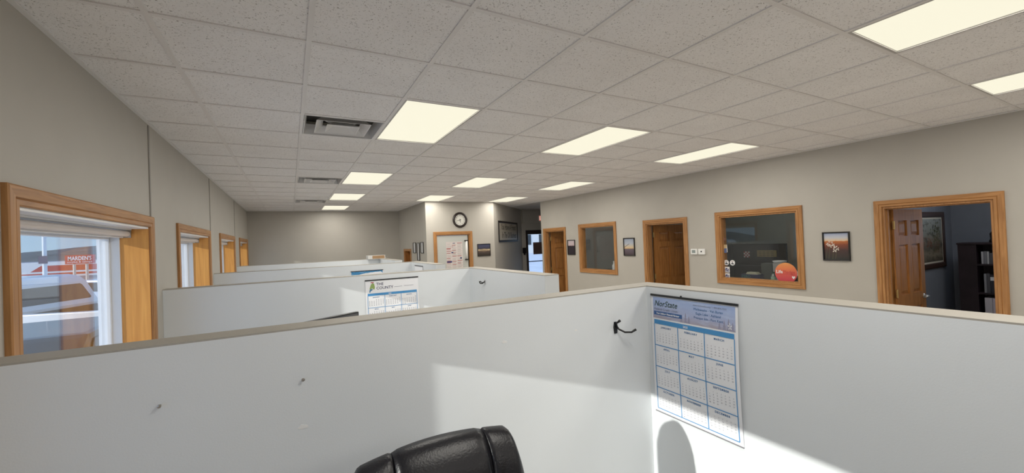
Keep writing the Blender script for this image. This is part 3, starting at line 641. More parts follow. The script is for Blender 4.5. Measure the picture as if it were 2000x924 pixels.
# ------------------------------------------------------------------ hooks and fixings on the partitions
t = thing('coat_hook', (1.56, 1.685, EYE-.52), 'black coat hook with a long curved arm on the nearest half wall', 'hook')
MB().prism([(1.528, -.525), (1.546, -.525), (1.552, -.49), (1.546, -.462), (1.530, -.462), (1.524, -.49)], (0, 1.685, EYE), (1, 0, 0), ZV, NP, .0005, .006).build('back_plate', BLACK, t, bevel=.001)
MB().tube([(1.538, 1.68, EYE-.478), (1.545, 1.665, EYE-.50), (1.565, 1.640, EYE-.515), (1.592, 1.620, EYE-.515), (1.612, 1.605, EYE-.500)], [.005, .005, .005, .005, .0065], 10).build('lower_arm', BLACK, t, smooth=True)
MB().tube([(1.537, 1.68, EYE-.472), (1.533, 1.660, EYE-.462), (1.537, 1.645, EYE-.450)], [.005, .005, .0075], 10).build('upper_arm', BLACK, t, smooth=True)
t = thing('coat_hook', (XS0, 3.9, EYE-.46), 'small black coat hook on the second partition side panel', 'hook')
MB().prism([(-.01, -.445), (.012, -.445), (.012, -.40), (-.01, -.40)], (XS0, 3.90, EYE), (0, -1, 0), ZV, (-1, 0, 0), .0005, .006).build('back_plate', mat('chrome_dull', (.5, .5, .5), .3, metal=1), t)
MB().tube([(XS0-.004, 3.90, EYE-.415), (XS0-.03, 3.905, EYE-.435), (XS0-.055, 3.90, EYE-.432), (XS0-.068, 3.89, EYE-.41)], [.006, .006, .006, .007], 8).build('lower_arm', BLACK, t, smooth=True)
MB().tube([(XS0-.004, 3.90, EYE-.42), (XS0-.02, 3.93, EYE-.43), (XS0-.03, 3.955, EYE-.415)], .005, 8).build('side_arm', BLACK, t, smooth=True)
for n, (px, py, lb) in enumerate(((313, 791, 'small metal screw in the nearest half wall, lower left'), (592, 740, 'small metal screw in the nearest half wall, right of the other'))):
    p = onY(px, py, 1.685)
    t = thing('wall_screw', p, lb, 'screw')
    mb = MB(); mb.tube([p+Vector((0, .004, 0)), p+Vector((0, -.012, .0))], .0028, 8); mb.build('shank', STEEL, t)
    MB().lathe([(.0005, 0), (.006, .0005), (.006, .003), (.0005, .004)], p+Vector((0, -.012, 0)), 10, (0, -1, 0)).build('head', STEEL, t)
PUTTY = mat('white_filler', (.86, .86, .85), .6)
for n, (px, py, lb) in enumerate(((592, 834, 'white filler patch low on the nearest half wall'), (985, 668, 'white filler patch high on the nearest half wall near the hook'), (1125, 645, 'tiny filler spot on the nearest half wall beside the hook'))):
    p = onY(px, py, 1.685); r = [.012, .01, .006][n]
    o = MB().prism([(r*(1+.3*math.sin(3*k))*math.cos(k*PI/5)*1.3, r*(1+.3*math.cos(2*k))*math.sin(k*PI/5)*.7) for k in range(10)], p, (1, 0, 0), ZV, NP, 0.0002, .0012).build('filler_patch', PUTTY); tag(o, lb, 'patch')

# ------------------------------------------------------------------ clock
cx, cz = 3.69, EYE+.566; R = .192
t = thing('wall_clock', (cx, YJ, cz-R), 'round wall clock with thick dark rim and white face', 'clock')
MB().lathe([(R-.004, .0005), (R, .012), (R-.006, .034), (R-.028, .046), (R-.045, .040), (R-.056, .022), (R-.056, .010), (R-.06, .0005)], (cx, YJ, cz), 48, NP).build('rim', mat('dark_rim', (.02, .012, .010), .35), t, smooth=True)
MB().lathe([(.0005, .011), (R-.055, .011)], (cx, YJ, cz), 48, NP).build('dial', mat('dial_white', (.80, .79, .73), .5), t, fix=False)
Pk = plane_fn((cx, YJ, cz), (1, 0, 0), ZV, NP, .013)
mb = MB()
for h_ in range(1, 13):
    a = PI/2-h_*PI/6; put_text(mb, str(h_), .034, .108*math.cos(a), .108*math.sin(a)-.012, Pk, bold=.0006)
mb.build('numerals', INKDARK, t, fix=False, kind='stuff')
def hand(nm, ang, ln, wdt, d):
    c, s_ = math.cos(ang), math.sin(ang); MB().prism([(-.025*c-wdt*s_, -.025*s_+wdt*c), (-.025*c+wdt*s_, -.025*s_-wdt*c), (ln*c+wdt*.4*s_, ln*s_-wdt*.4*c), (ln*c-wdt*.4*s_, ln*s_+wdt*.4*c)], (cx, YJ, cz), (1, 0, 0), ZV, NP, d, d+.002).build(nm, BLACK, t)
hand('hour_hand', PI/2-2*PI*(5.71/12), .07, .0065, .016); hand('minute_hand', PI/2-2*PI*(43/60), .10, .0045, .019)
MB().lathe([(.001, .014), (.009, .014), (.009, .023), (.001, .024)], (cx, YJ, cz), 16, NP).build('hub', BLACK, t)

# ------------------------------------------------------------------ framed pictures
PROF = [(0, .012), (.15, .020), (.8, .022), (1, .016)]
def picture(O, U, N, wd, ht, fw, label, cat, pmat, fmat=None, name='framed_picture', extra=None, matw=0, liner=None):
    """O = lower left corner on the wall"""
    O, U, N = Vector(O), Vector(U), Vector(N); fmat = fmat or FRAMEB
    t = thing(name, O+U*wd/2, label, cat)
    frame('frame', O+N*.0006, U, ZV, N, (fw, wd-fw, fw, ht-fw), fw, PROF, (fmat, fmat), t)
    MB().prism([(fw*.5, fw*.5), (wd-fw*.5, fw*.5), (wd-fw*.5, ht-fw*.5), (fw*.5, ht-fw*.5)], O, U, ZV, N, .001, .006).build('backing', liner or PAPER, t)
    q = fw+matw
    panel('print', O, U, ZV, N, (q, wd-q), (q, ht-q), .0075, pmat, t)
    if extra: extra(t, O, U, N)
    return t
UR, NR = (0, -1, 0), (-1, 0, 0)
SUNSET = pic_mat('flower_sunset', [(0, (.035, .035, .03)), (.35, (.07, .035, .03)), (.55, (.22, .06, .03)), (.69, (.50, .15, .04)), (.71, (.72, .52, .32)), (.82, (.55, .55, .58)), (1, (.32, .38, .55))], .06, 9)
def flowers(t, O, U, N):
    mb = MB(); rnd = random.Random(3)
    for u, v, r in ((.055, .20, .022), (.085, .185, .026), (.115, .195, .02), (.135, .165, .028), (.155, .145, .024), (.125, .125, .026), (.07, .235, .015), (.05, .215, .012), (.10, .225, .014)):
        a0 = rnd.random()*6
        for k in range(4):
            a = a0+k*1.7; c, s_ = math.cos(a), math.sin(a)
            mb.add([O+U*(u+x)+ZV*(v+z)+N*.0085 for x, z in ((0, 0), (r*.6*c-r*.25*s_, r*.6*s_+r*.25*c), (r*c, r*s_), (r*.6*c+r*.25*s_, r*.6*s_-r*.25*c))], [(0, 1, 2, 3)])
    mb.build('printed_petals', mat('petal_print', (.78, .70, .62), .5), t, fix=False)
    mb = MB()
    for u0, v0, u1, v1 in ((.06, .02, .08, .19), (.10, .02, .12, .17), (.13, .02, .15, .14), (.03, .02, .05, .18)):
        mb.add([O+U*u+ZV*v+N*.0081 for u, v in ((u0-.003, v0), (u0+.003, v0), (u1+.002, v1), (u1-.002, v1))], [(0, 1, 2, 3)])
    mb.build('printed_stems', mat('stem_print', (.10, .10, .05), .5), t, fix=False)
picture((XR, 2.615, EYE-.403), UR, NR, .285, .355, .016, 'black-framed photo of white blossoms at red sunset, right of the stickered window', 'picture', SUNSET, extra=flowers)
PIER = pic_mat('evening_pier', [(0, (.07, .05, .055)), (.30, (.13, .10, .13)), (.385, (.16, .12, .13)), (.40, (.62, .42, .20)), (.50, (.62, .50, .34)), (.7, (.42, .46, .52)), (1, (.30, .34, .44))], .05, 12)
def pole(t, O, U, N):
    MB().add([O+U*u+ZV*v+N*.0085 for u, v in ((.02, .165), (.02, .175), (.155, .245), (.158, .238))], [(0, 3, 2, 1)]).build('printed_pole', INKDARK, t, fix=False)
picture((XR, 6.09, EYE-.390), UR, NR, .30, .357, .018, 'black-framed dusk photo with a slanting pole, between plain window and door', 'picture', PIER, extra=pole)
TREE = pic_mat('tree_silhouette', [(0, (.025, .02, .03)), (.60, (.03, .022, .03)), (.63, (.30, .20, .22)), (.66, (.58, .47, .48)), (1, (.55, .48, .52))], .22, 9, stretch=(2, .7, 1))
picture((XR, 7.965, EYE-.390), UR, NR, .29, .356, .016, 'black-framed photo of dark trees on pale sky, beside the corridor-end door', 'picture', TREE)
STORM = pic_mat('storm_sky', [(0, (.03, .025, .02)), (.28, (.08, .06, .05)), (.33, (.10, .07, .06)), (.46, (.25, .18, .12)), (.50, (.75, .62, .38)), (.54, (.40, .30, .18)), (.62, (.05, .05, .08)), (1, (.08, .09, .17))], .18, 5, stretch=(.6, 2, 1))
picture((4.13, YJ, EYE-.360), (1, 0, 0), NP, .36, .315, .014, 'dark-framed landscape of a stormy sky, right of the white door', 'picture', STORM)
LAND = pic_mat('river_painting', [(0, (.09, .075, .055)), (.18, (.24, .20, .14)), (.32, (.10, .085, .06)), (.5, (.20, .16, .11)), (.68, (.22, .22, .18)), (1, (.30, .31, .28))], .35, 5, noise_col=(.05, .045, .025), nlo=.52, nhi=.68, rough=.5)
LINER = mat('pale_liner', (.62, .57, .47), .6)
def foliage(t, O, U, N):
    rnd = random.Random(5); mb = MB()
    for k in range(90):
        u, v = rnd.gauss(.88, .10), rnd.gauss(.50, .10); 
        if not (.30 < u < 1.0 and .16 < v < .68): continue
        r = rnd.uniform(.008, .022); a = rnd.random()*6
        mb.add([O+U*(u+r*math.cos(a+q*PI/2))+ZV*(v+r*math.sin(a+q*PI/2))+N*.0085 for q in range(4)], [(0, 1, 2, 3)])
    mb.build('painted_foliage', mat('painted_green', (.12, .12, .05), .6), t, fix=False, kind='stuff')
    mb = MB()
    for u in (.86, .93, .80): mb.add([O+U*x+ZV*z+N*.0082 for x, z in ((u-.006, .22), (u+.006, .22), (u+.004, .5), (u-.004, .5))], [(0, 1, 2, 3)])
    for k in range(40):
        u, v = rnd.gauss(.62, .10), rnd.gauss(.36, .05); r = rnd.uniform(.006, .018); a = rnd.random()*6
        mb.add([O+U*(u+r*math.cos(a+q*PI/2))+ZV*(v+r*math.sin(a+q*PI/2))+N*.0084 for q in range(4)], [(0, 1, 2, 3)])
    mb.build('painted_rust', mat('painted_rust', (.20, .07, .03), .6), t, fix=False, kind='stuff')
picture((7.42, 2.25, EYE-.64), (1, 0, 0), NP, 1.19, .815, .075, 'large river landscape painting in a dark frame inside the dark office', 'painting', LAND, fmat=mat('dark_gilt', (.05, .025, .018), .4), name='framed_painting', extra=foliage, matw=.025, liner=LINER)
# sign on the diagonal wall
SP = A+DU*.36
wds = 1.98
def sign_text(t, O, U, N):
    mb = MB(); Pq = plane_fn(O, U, ZV, N, .009)
    put_text(mb, 'You Have A Friend', .235, wds/2, .345, Pq, 'CENTER', .3, .86, bold=.003); put_text(mb, 'In The Oil Business', .235, wds/2+.06, .115, Pq, 'CENTER', .3, .82, bold=.003)
    mb.build('lettering', mat('sign_ink', (.07, .065, .05), .6), t, fix=False)
SIGNM = pic_mat('sign_board', [(0, (.46, .42, .35)), (1, (.44, .40, .33))], .1, 4)
picture(Vector((SP.x, SP.y, EYE-.025)), DU, DN, wds, .58, .055, 'dark-framed sign reading You Have A Friend In The Oil Business', 'sign', SIGNM, name='framed_sign', extra=sign_text)
# documents on the jut side wall
DOC = pic_mat('document', [(0, (.60, .62, .64)), (.5, (.68, .68, .68)), (1, (.72, .72, .72))], .1, 20)
for n, (y, z0, z1, wd_, lb) in enumerate(((10.55, -.215, .055, .24, 'small black-edged framed certificate nearest the pass-through opening'), (10.18, -.40, .045, .20, 'tall narrow framed notice between two certificates'), (9.86, -.215, .055, .22, 'small black-edged framed certificate nearest the clock wall'))):
    picture((XJ, y, EYE+z0), (0, -1, 0), (-1, 0, 0), wd_, z1-z0, .012, lb, 'certificate', DOC, name='framed_certificate')

# ------------------------------------------------------------------ thermostats
for n, (y0, y1) in enumerate(((4.405, 4.525), (4.265, 4.385))):
    t = thing('thermostat', (XR, (y0+y1)/2, EYE-.345), ['white thermostat with grey screen, left of the pair', 'white wall sensor with dark button, right of the thermostat'][n], 'thermostat')
    box('body', (XR-.028, XR-.0005), (y0, y1), (EYE-.345, EYE-.252), WHITE, t, bevel=.008)
    if n == 0: box('screen', (XR-.0295, XR-.027), (y0+.03, y1-.025), (EYE-.322, EYE-.272), mat('lcd', (.26, .31, .30), .3), t)
    else: MB().lathe([(.0005, 0), (.012, 0), (.012, .004), (.0005, .005)], (XR-.028, (y0+y1)/2, EYE-.296), 14, (-1, 0, 0)).build('button', BLACK, t)

# ------------------------------------------------------------------ stickers on the office window
XG = XR+.0545
def onglass(px, py): p = onX(px, py, XG); return p.y, p.z
PS = lambda y, z, d: (lambda u, v: Vector((XG-d, y-u, z+v)))
WHST = mat('sticker_white', (.78, .78, .78), .5); NAVY = mat('sticker_navy', (.03, .04, .18), .5)
def disc(mb, r, n, P, c=(0, 0)):
    mb.add([P(c[0]+r*math.cos(2*PI*k/n), c[1]+r*math.sin(2*PI*k/n)) for k in range(n)], [tuple(range(n))])
def slab(poly, y, z, d0, d1): return MB().prism(poly, (XG, y, z), (0, -1, 0), ZV, (-1, 0, 0), d0, d1)
circ = lambda r, n: [(r*math.cos(2*PI*k/n), r*math.sin(2*PI*k/n)) for k in range(n)]
for n, (px, py, lb) in enumerate(((1418.8, 513, 'round white trail sticker with dark figure, left one on the glass'), (1430.6, 513.3, 'round white trail sticker with dark figure, right one on the glass'))):
    y, z = onglass(px, py); t = thing('window_sticker', (XG, y, z-.045), lb, 'sticker', group='round trail stickers')
    slab(circ(.042, 24), y, z, .0002, .001).build('disc', WHST, t)
    mb = MB(); P_ = PS(y, z, .0014)
    mb.add([P_(u, v) for u, v in ((-.024, -.022), (.022, -.026), (.026, -.018), (.004, -.002), (.002, .016), (-.008, .014), (-.006, -.006), (-.02, -.012))], [tuple(range(8))]); mb.build('figure', INKDARK, t, fix=False)
    mb = MB(); quad(mb, -.024, .024, .022, .027, P_); mb.build('lettering', mat('print_brown', (.30, .12, .10), .6), t, fix=False)
for n, (px, py, lb) in enumerate(((1420.0, 526.5, 'square white ATV sticker, upper of two on the glass'), (1420.5, 539.0, 'square white ATV sticker, lower of two on the glass'))):
    y, z = onglass(px, py); t = thing('window_sticker', (XG, y, z-.045), lb, 'sticker', group='ATV stickers')
    o = slab([(-.044, -.044), (.044, -.044), (.044, .044), (-.044, .044)], y, z, .0002, .001).build('card', WHST, t)
    mb = MB(); P_ = PS(y, z, .0013); mb.add([P_(u, v) for u, v in ((-.036, -.030), (.036, -.030), (.034, .012), (.014, .008), (.0, .02), (-.016, .026), (-.020, .012), (-.034, .004))], [tuple(range(8))]); mb.build('badge', NAVY, t, fix=False)
    mb = MB(); put_text(mb, 'ATV', .036, 0, -.024, PS(y, z, .0017), 'CENTER', .1, bold=.0008); mb.build('lettering', WHST, t, fix=False)
y, z = onglass(1535, 533.5); t = thing('round_sticker', (XG, y, z-.14), 'large round orange to red LifePledge sticker on the office window', 'sticker')
rr = .142
PLEDGE = pic_mat('pledge_gradient', [(0, (.50, .05, .10)), (.45, (.62, .10, .08)), (.75, (.74, .22, .08)), (1, (.74, .32, .10))], 0, 2)
n = 40; MB().add([PS(y, z, .0008)(rr*math.cos(2*PI*k/n), rr*math.sin(2*PI*k/n)) for k in range(n)], [tuple(range(n))]).build('disc', PLEDGE, t, uv=[(.5+.5*math.cos(2*PI*k/n), .5+.5*math.sin(2*PI*k/n)) for k in range(n)], fix=False)
mb = MB(); put_text(mb, 'Life', .062, -.128, -.004, PS(y, z, .0014), 'LEFT', bold=.0012); mb.add([PS(y, z, .0014)(.095+.022*u, -.055+.022*v) for u, v in ((0, -1), (.6, -.4), (1, .3), (.7, .8), (.2, .7), (0, .3), (-.3, .8), (-.8, .7), (-1, .2), (-.6, -.4))], [tuple(range(10))]); mb.build('lettering', WHST, t, fix=False)
mb = MB(); put_text(mb, 'Pledge', .058, -.036, -.004, PS(y, z, .0014), 'LEFT', bold=.0004); quad(mb, -.12, .12, -.016, -.012, PS(y, z, .0014)); mb.build('lettering', mat('print_rose', (.50, .06, .05), .5), t, fix=False)
y, z = onglass(1416, 489); t = thing('window_sticker', (XG, y, z-.1), 'irregular tan and blue sticker at the upper left of the office glass', 'sticker')
slab([(-.02, .0), (.03, .0), (.035, .05), (.0, .06), (-.03, .04)], y, z+.03, .0002, .001).build('upper_patch', mat('print_tan', (.55, .43, .25), .6), t)
slab([(-.03, -.07), (.025, -.07), (.03, .0), (-.02, .0)], y, z+.03, .0002, .001).build('lower_patch', mat('print_denim', (.10, .14, .28), .6), t)
slab([(.032, -.06), (.042, -.06), (.038, .06), (.03, .06)], y, z+.03, .0002, .001).build('edge_stripe', WHST, t)
slab([(-.03, .12), (.01, .12), (.012, .16), (-.025, .17)], y, z+.03, .0002, .001).build('top_patch', mat('print_brown2', (.20, .10, .08), .6), t)

# ------------------------------------------------------------------ contents of the stickered office
t = thing('desk_hutch', (7.75, 4.60, 0), 'tall black desk hutch behind the stickered office window', 'desk')
BW = mat('black_laminate', (.012, .011, .011), .45)
box('back_panel', (7.90, 7.94), (4.10, 5.16), (.74, EYE-.245), BW, t)
box('desk_top', (7.20, 7.94), (4.06, 5.20), (.70, .74), BW, t, bevel=.004)
for y in (4.06, 5.16): box('side_panel', (7.25, 7.94), (y, y+.04), (.001, .70), BW, t)
box('side_wing', (7.60, 7.90), (5.12, 5.16), (.74, EYE-.245), BW, t); box('shelf', (7.62, 7.90), (4.10, 5.12), (1.15, 1.175), BW, t)
def onO(px, py, X): return onX(px, py, X)
p = onO(1458.5, 497, 7.895)
t = thing('checkered_card', (7.895, p.y, p.z-.06), 'small red and white checkered card on the black hutch', 'card')
q = MB(); q2 = MB()
for a in range(4):
    for b in range(4): quad(q if (a+b) % 2 else q2, -.06+.03*a, -.03+.03*a, -.06+.03*b, -.03+.03*b, lambda u, v: Vector((7.894, p.y-u, p.z+v)))
q.build('red_squares', mat('print_red2', (.40, .05, .05), .6), t, fix=False); q2.build('white_squares', WHST, t, fix=False)
p0, p1 = onO(1478.5, 489, 7.89), onO(1517, 502, 7.89)
t = thing('gold_plaque', (7.89, (p0.y+p1.y)/2, p1.z), 'wide gold plaque on the black hutch', 'plaque')
box('plate', (7.888, 7.898), (p1.y, p0.y), (p1.z, p0.z), mat('plaque_gold', (.36, .28, .10), .45), t)
mb = MB(); hh = p0.z-p1.z
for r in range(3):
    for c in range(4): quad(mb, .03+c*(p0.y-p1.y-.06)/4, .03+(c+.75)*(p0.y-p1.y-.06)/4, hh*(.15+.27*r), hh*(.27+.27*r), lambda u, v: Vector((7.887, p0.y-u, p1.z+v)))
mb.build('engraving', mat('engrave', (.14, .10, .03), .6), t, fix=False)
# low table by the glass with a sign box, papers, boxes and bottle
TX, TZ = 6.55, EYE-.80
t = thing('window_credenza', (6.45, 3.4, 0), 'dark credenza standing under the stickered office window', 'cabinet')
box('body', (6.20, 6.80), (2.75, 4.25), (.001, TZ-.03), BW, t); box('top', (6.18, 6.82), (2.73, 4.27), (TZ-.03, TZ), BW, t, bevel=.004)
def seat(px0, px1, py_top, X, dpt, name, label, cat, m_, lift=0, z0=TZ, bevel=.004):
    a, b = onX(px0, py_top, X), onX(px1, py_top, X)
    o = box(name, (X, X+dpt), (b.y, a.y), (z0+lift, (a.z+b.z)/2), m_, bevel=bevel); tag(o, label, cat); return o
o = seat(1446, 1483, 536, 6.45, .12, 'sign_box', 'navy box reading ZERO ACCIDENTS behind the office glass', 'box', mat('box_navy', (.025, .03, .09), .5))
a, b = onX(1446, 536, 6.45), onX(1483, 536, 6.45); oy, oz = a.y, (a.z+b.z)/2
mb = MB(); put_text(mb, 'ACCIDENTS', .055, (a.y-b.y)/2+.03, -.105, lambda u, v: Vector((6.4485, oy-u, oz+v)), bold=.0006); mb.build('lettering', WHST, o, fix=False)
mb = MB(); put_text(mb, 'ZERO', .06, .015, -.055, lambda u, v: Vector((6.4485, oy-u, oz+v)), 'LEFT', bold=.0006); mb.build('lettering', mat('print_teal', (.10, .25, .22), .5), o, fix=False)
for k in range(3):
    a, b = onX(1456+k, 532, 6.45), onX(1479-2*k, 532, 6.45); zz = oz+.001+k*.012
    o = box('paper_pad', (6.46, 6.56), (b.y, a.y), (zz, zz+.010), mat('paper_cream', (.62, .60, .46), .7)); tag(o, ['bottom cream paper pad on the navy box', 'middle cream paper pad on the navy box', 'top cream paper pad on the navy box'][k], 'paper')
o = seat(1486, 1508, 514.5, 6.62, .15, 'storage_tin', 'dark grey-green tin behind the office glass', 'tin', mat('tin_grey', (.10, .11, .10), .4, metal=.3))
o = seat(1509, 1532, 514, 6.60, .16, 'storage_carton', 'pale grey carton beside the orange sticker', 'box', mat('carton_grey', (.42, .41, .40), .6))
a = onX(1523, 514, 6.68); o = MB().lathe([(.001, 0), (.08, 0), (.10, .03), (.08, .035), (.001, .036)], (6.68, a.y, a.z+.006), 20).build('small_dish', WHST, smooth=True); tag(o, 'small white dish on the pale grey carton', 'dish')
a = onX(1511, 540, 6.32); t = thing('water_bottle', (6.32, a.y, TZ), 'small bottle with a green label behind the office glass', 'bottle')
MB().lathe([(.001, 0), (.034, 0), (.036, .01), (.036, .11), (.02, .15), (.014, .155), (.014, .17), (.001, .171)], (6.32, a.y, TZ), 18).build('body', mat('bottle_clear', (.25, .27, .26), .15), t, smooth=True)
MB().lathe([(.0372, .05), (.0372, .11)], (6.32, a.y, TZ), 18).build('label', mat('bottle_label', (.38, .52, .40), .5), t); MB().lathe([(.001, .160), (.017, .160), (.017, .182), (.001, .183)], (6.32, a.y, TZ), 14).build('cap', mat('cap_green', (.02, .07, .04), .4), t)
for n, (px, py, X) in enumerate(((1556, 531, 6.5), (1549, 541, 6.22))):
    a = onX(px, py, X); o = box('paper_stack', (X, X+.2), (a.y-.12, a.y+.06), (TZ+.0, a.z), WHST if n == 0 else BW, bevel=.003); tag(o, ['white papers at the right end of the office window', 'black folder leaning at the right end of the office window'][n], 'papers')
# plain-window office: shelf with a little white bottle
t = thing('window_credenza', (6.45, 6.9, 0), 'dark credenza standing under the plain office window', 'cabinet')
box('body', (6.20, 6.80), (6.25, 7.6), (.001, TZ-.0), BW, t); box('top', (6.18, 6.82), (6.23, 7.62), (TZ, TZ+.03), BW, t, bevel=.004)
a = onX(1199.5, 520, 6.35); t = thing('spray_bottle', (6.35, a.y, TZ+.03), 'small white bottle in the corner of the plain office window', 'bottle')
MB().lathe([(.001, 0), (.04, 0), (.042, .02), (.042, .13), (.018, .17), (.018, .19), (.001, .19)], (6.35, a.y, TZ+.03), 16).build('body', WHST, t, smooth=True); MB().lathe([(.001, .191), (.02, .191), (.02, .225), (.001, .226)], (6.35, a.y, TZ+.03), 12).build('cap', WHST, t)
o = box('desk_caddy', (6.33, 6.45), (a.y-.18, a.y-.06), (TZ+.03, TZ+.12), BLACK, bevel=.005); tag(o, 'dark desk caddy beside the small white bottle', 'caddy')

# ------------------------------------------------------------------ bookcase in the dark office
BX, BYL, BYR, BZ = 8.40, 2.06, 1.25, EYE-.285
t = thing('bookcase', (BX+.15, (BYL+BYR)/2, 0), 'dark bookcase with open shelves in the dark office at right', 'bookcase')
pm = onX(1906, 475, BX).y
box('side_panel', (BX, BX+.3), (pm, BYL), (.001, BZ-.025), DARKWOOD, t); box('side_panel', (BX, BX+.3), (BYR-.03, BYR), (.001, BZ-.025), DARKWOOD, t)
box('back_panel', (BX+.285, BX+.3), (BYR, pm), (.001, BZ-.025), DARKWOOD, t); box('top', (BX-.01, BX+.3), (BYR-.04, BYL+.01), (BZ-.025, BZ), DARKWOOD, t, bevel=.004)
sh = [onX(1930, 516, BX).z, onX(1935, 573, BX).z, onX(1935, 616, BX).z, .12]
for z in sh: box('shelf', (BX+.005, BX+.285), (BYR, pm), (z-.022, z), DARKWOOD, t)
bk = [('slim pale book', .020, .17, (.45, .44, .46)), ('grey book', .028, .175, (.20, .20, .22)), ('white-spined book', .016, .17, (.50, .50, .50)), ('dark grey book', .03, .15, (.10, .10, .11)), ('leaning pale book', .014, .22, (.42, .42, .44))]
y = pm-.035
for n, (lb, wd_, ht_, c) in enumerate(bk):
    o = box('book', (BX+.04, BX+.22), (y-wd_, y), (sh[0], sh[0]+ht_), mat('book_top_%d' % n, c, .5)); tag(o, lb+' on the top open shelf of the bookcase', 'book', 'books on the top shelf'); y -= wd_+.003
y = pm-.05
for n, (lb, wd_, ht_, c) in enumerate((('tall grey book', .022, .26, (.28, .28, .30)), ('tall dark book', .03, .265, (.09, .09, .10)), ('black book with a white band', .055, .25, (.03, .03, .04)), ('thin pale book', .014, .24, (.34, .33, .36)))):
    o = box('book', (BX+.04, BX+.24), (y-wd_, y), (sh[1], sh[1]+ht_), mat('book_mid_%d' % n, c, .5)); tag(o, lb+' on the middle shelf of the bookcase', 'book', 'books on the middle shelf')
    if n == 2: box('band', (BX+.039, BX+.0395), (y-wd_, y), (sh[1]+.17, sh[1]+.22), WHST, o)
    y -= wd_+.003
y = pm-.05
for n, (lb, wd_, c) in enumerate((('white ring binder', .07, (.62, .58, .62)), ('white and pink ring binder', .08, (.66, .58, .64)), ('grey ring binder', .06, (.16, .15, .17)))):
    if n == 2: y -= .04
    z0 = sh[2]
    o = box('binder', (BX+.02, BX+.26), (y-wd_, y), (z0, z0+.235), mat('binder_%d' % n, c, .5), bevel=.003); tag(o, lb+' on the lower shelf of the bookcase', 'binder', 'ring binders'); y -= wd_+.003
a = onX(1940, 474, BX+.1); o = MB().lathe([(.001, 0), (.04, 0), (.045, .02), (.03, .05), (.035, .12), (.02, .15), (.001, .15)], (BX+.12, a.y, BZ), 16).build('black_vase', BLACK, smooth=True); tag(o, 'small black vase on top of the bookcase', 'vase')

# ------------------------------------------------------------------ office chair in the foreground
CXc, CYc = .385, 1.215
t = thing('office_chair', (CXc, CYc-.22, 0), 'black leather high-back office chair in the foreground cubicle', 'chair')
LEA = mat('black_leather', (.007, .007, .0095), .33, bump=.2, bscale=160, spec=.38)
def ztop(x):
    a = abs(x-CXc); return EYE-.607-.10*a*a/.0625*.22 - (.15*max(0, (a-.225)/.05)**2.6 if a > .225 else 0)
def cushion(name, x0, x1, zb, T, parent, puff=.3, N=14):
    mb = MB(); ring = 30; vs = []
    for i in range(N+1):
        s_ = i/N; e = min(s_, 1-s_)*2; x = x0+(x1-x0)*s_
        th = T*(.78+.22*math.sqrt(max(0, 1-(1-e)**2.4))) if 0 < i < N else T*.76
        zt = ztop(x)-(.004 if i in (0, N) else 0)
        for k in range(ring):
            a = 2*PI*k/ring; c, s2 = math.cos(a), math.sin(a)
            yy = math.copysign(abs(c)**.62, c)*th/2; zz = math.copysign(abs(s2)**.34, s2)
            h = (zt-zb)/2; z = zb+h+zz*h
            lean = -.10*((zt-z)/.75)-.035*max(0, (z-zt+.16)/.16)**2*-1       # slight recline, rolled top
            vs.append((x, CYc+yy-lean*-1+(.03*math.cos((x-CXc)/.28*1.2)-.03), z))
    fs = [(i*ring+k, i*ring+(k+1) % ring, (i+1)*ring+(k+1) % ring, (i+1)*ring+k) for i in range(N) for k in range(ring)]
    fs += [tuple(range(ring))[::-1], tuple(N*ring+k for k in range(ring))]
    return mb.add(vs, fs).build(name, LEA, parent, smooth=True)
cushion('back_wing', CXc-.275, CXc-.140, .56, .10, t); cushion('back_centre', CXc-.139, CXc+.150, .52, .125, t); cushion('back_wing', CXc+.151, CXc+.275, .56, .10, t)
st = MB()
for xs in (CXc-.1395, CXc+.1505): st.tube([(xs, CYc-.048+.03*math.cos((xs-CXc)/.28*1.2)-.03-.13*((ztop(xs)-z)/.75), z) for z in [.6+.05*k for k in range(12)]], .003, 6)
st.build('piping', LEA, t)
sc = MB(); n = 24
prof = [(.22, .40), (.27, .42), (.285, .46), (.27, .50), (.20, .515), (.001, .52)]; vs = []
sc.lathe([(.001, .40)]+prof, (0, 0, 0), 28)
sc.v = [Vector((CXc+v.x*1.0, CYc-.30+v.y*.98, v.z)) for v in sc.v]
sc.build('seat', LEA, t, smooth=True)
for sx in (-1, 1):
    x = CXc+sx*.30
    MB().tube([(x, CYc-.08, .52), (x, CYc-.10, .66), (x, CYc-.22, .69), (x, CYc-.42, .68), (x, CYc-.46, .60), (x-sx*.05, CYc-.40, .45)], [.018, .02, .026, .026, .02, .018], 10).build('armrest', BLACK, t, smooth=True)
MB().tube([(CXc, CYc-.28, .40), (CXc, CYc-.28, .11)], .03, 14).build('gas_lift', BLACK, t)
MB().tube([(CXc, CYc-.28, .415), (CXc, CYc-.02, .42), (CXc, CYc-.06, .60)], .025, 8).build('back_support', BLACK, t)
for k in range(5):
    a = 2*PI*k/5+.3; d = Vector((math.cos(a), math.sin(a), 0)); c = Vector((CXc, CYc-.28, 0))
    MB().tube([c+d*.02+ZV*.115, c+d*.16+ZV*.105, c+d*.28+ZV*.075], [.03, .024, .018], 8).build('base_leg', BLACK, t)
    sd2 = Vector((-d.y, d.x, 0)); MB().tube([c+d*.285+ZV*.03-sd2*.022, c+d*.285+ZV*.03+sd2*.022], .03, 14).build('caster', BLACK, t)

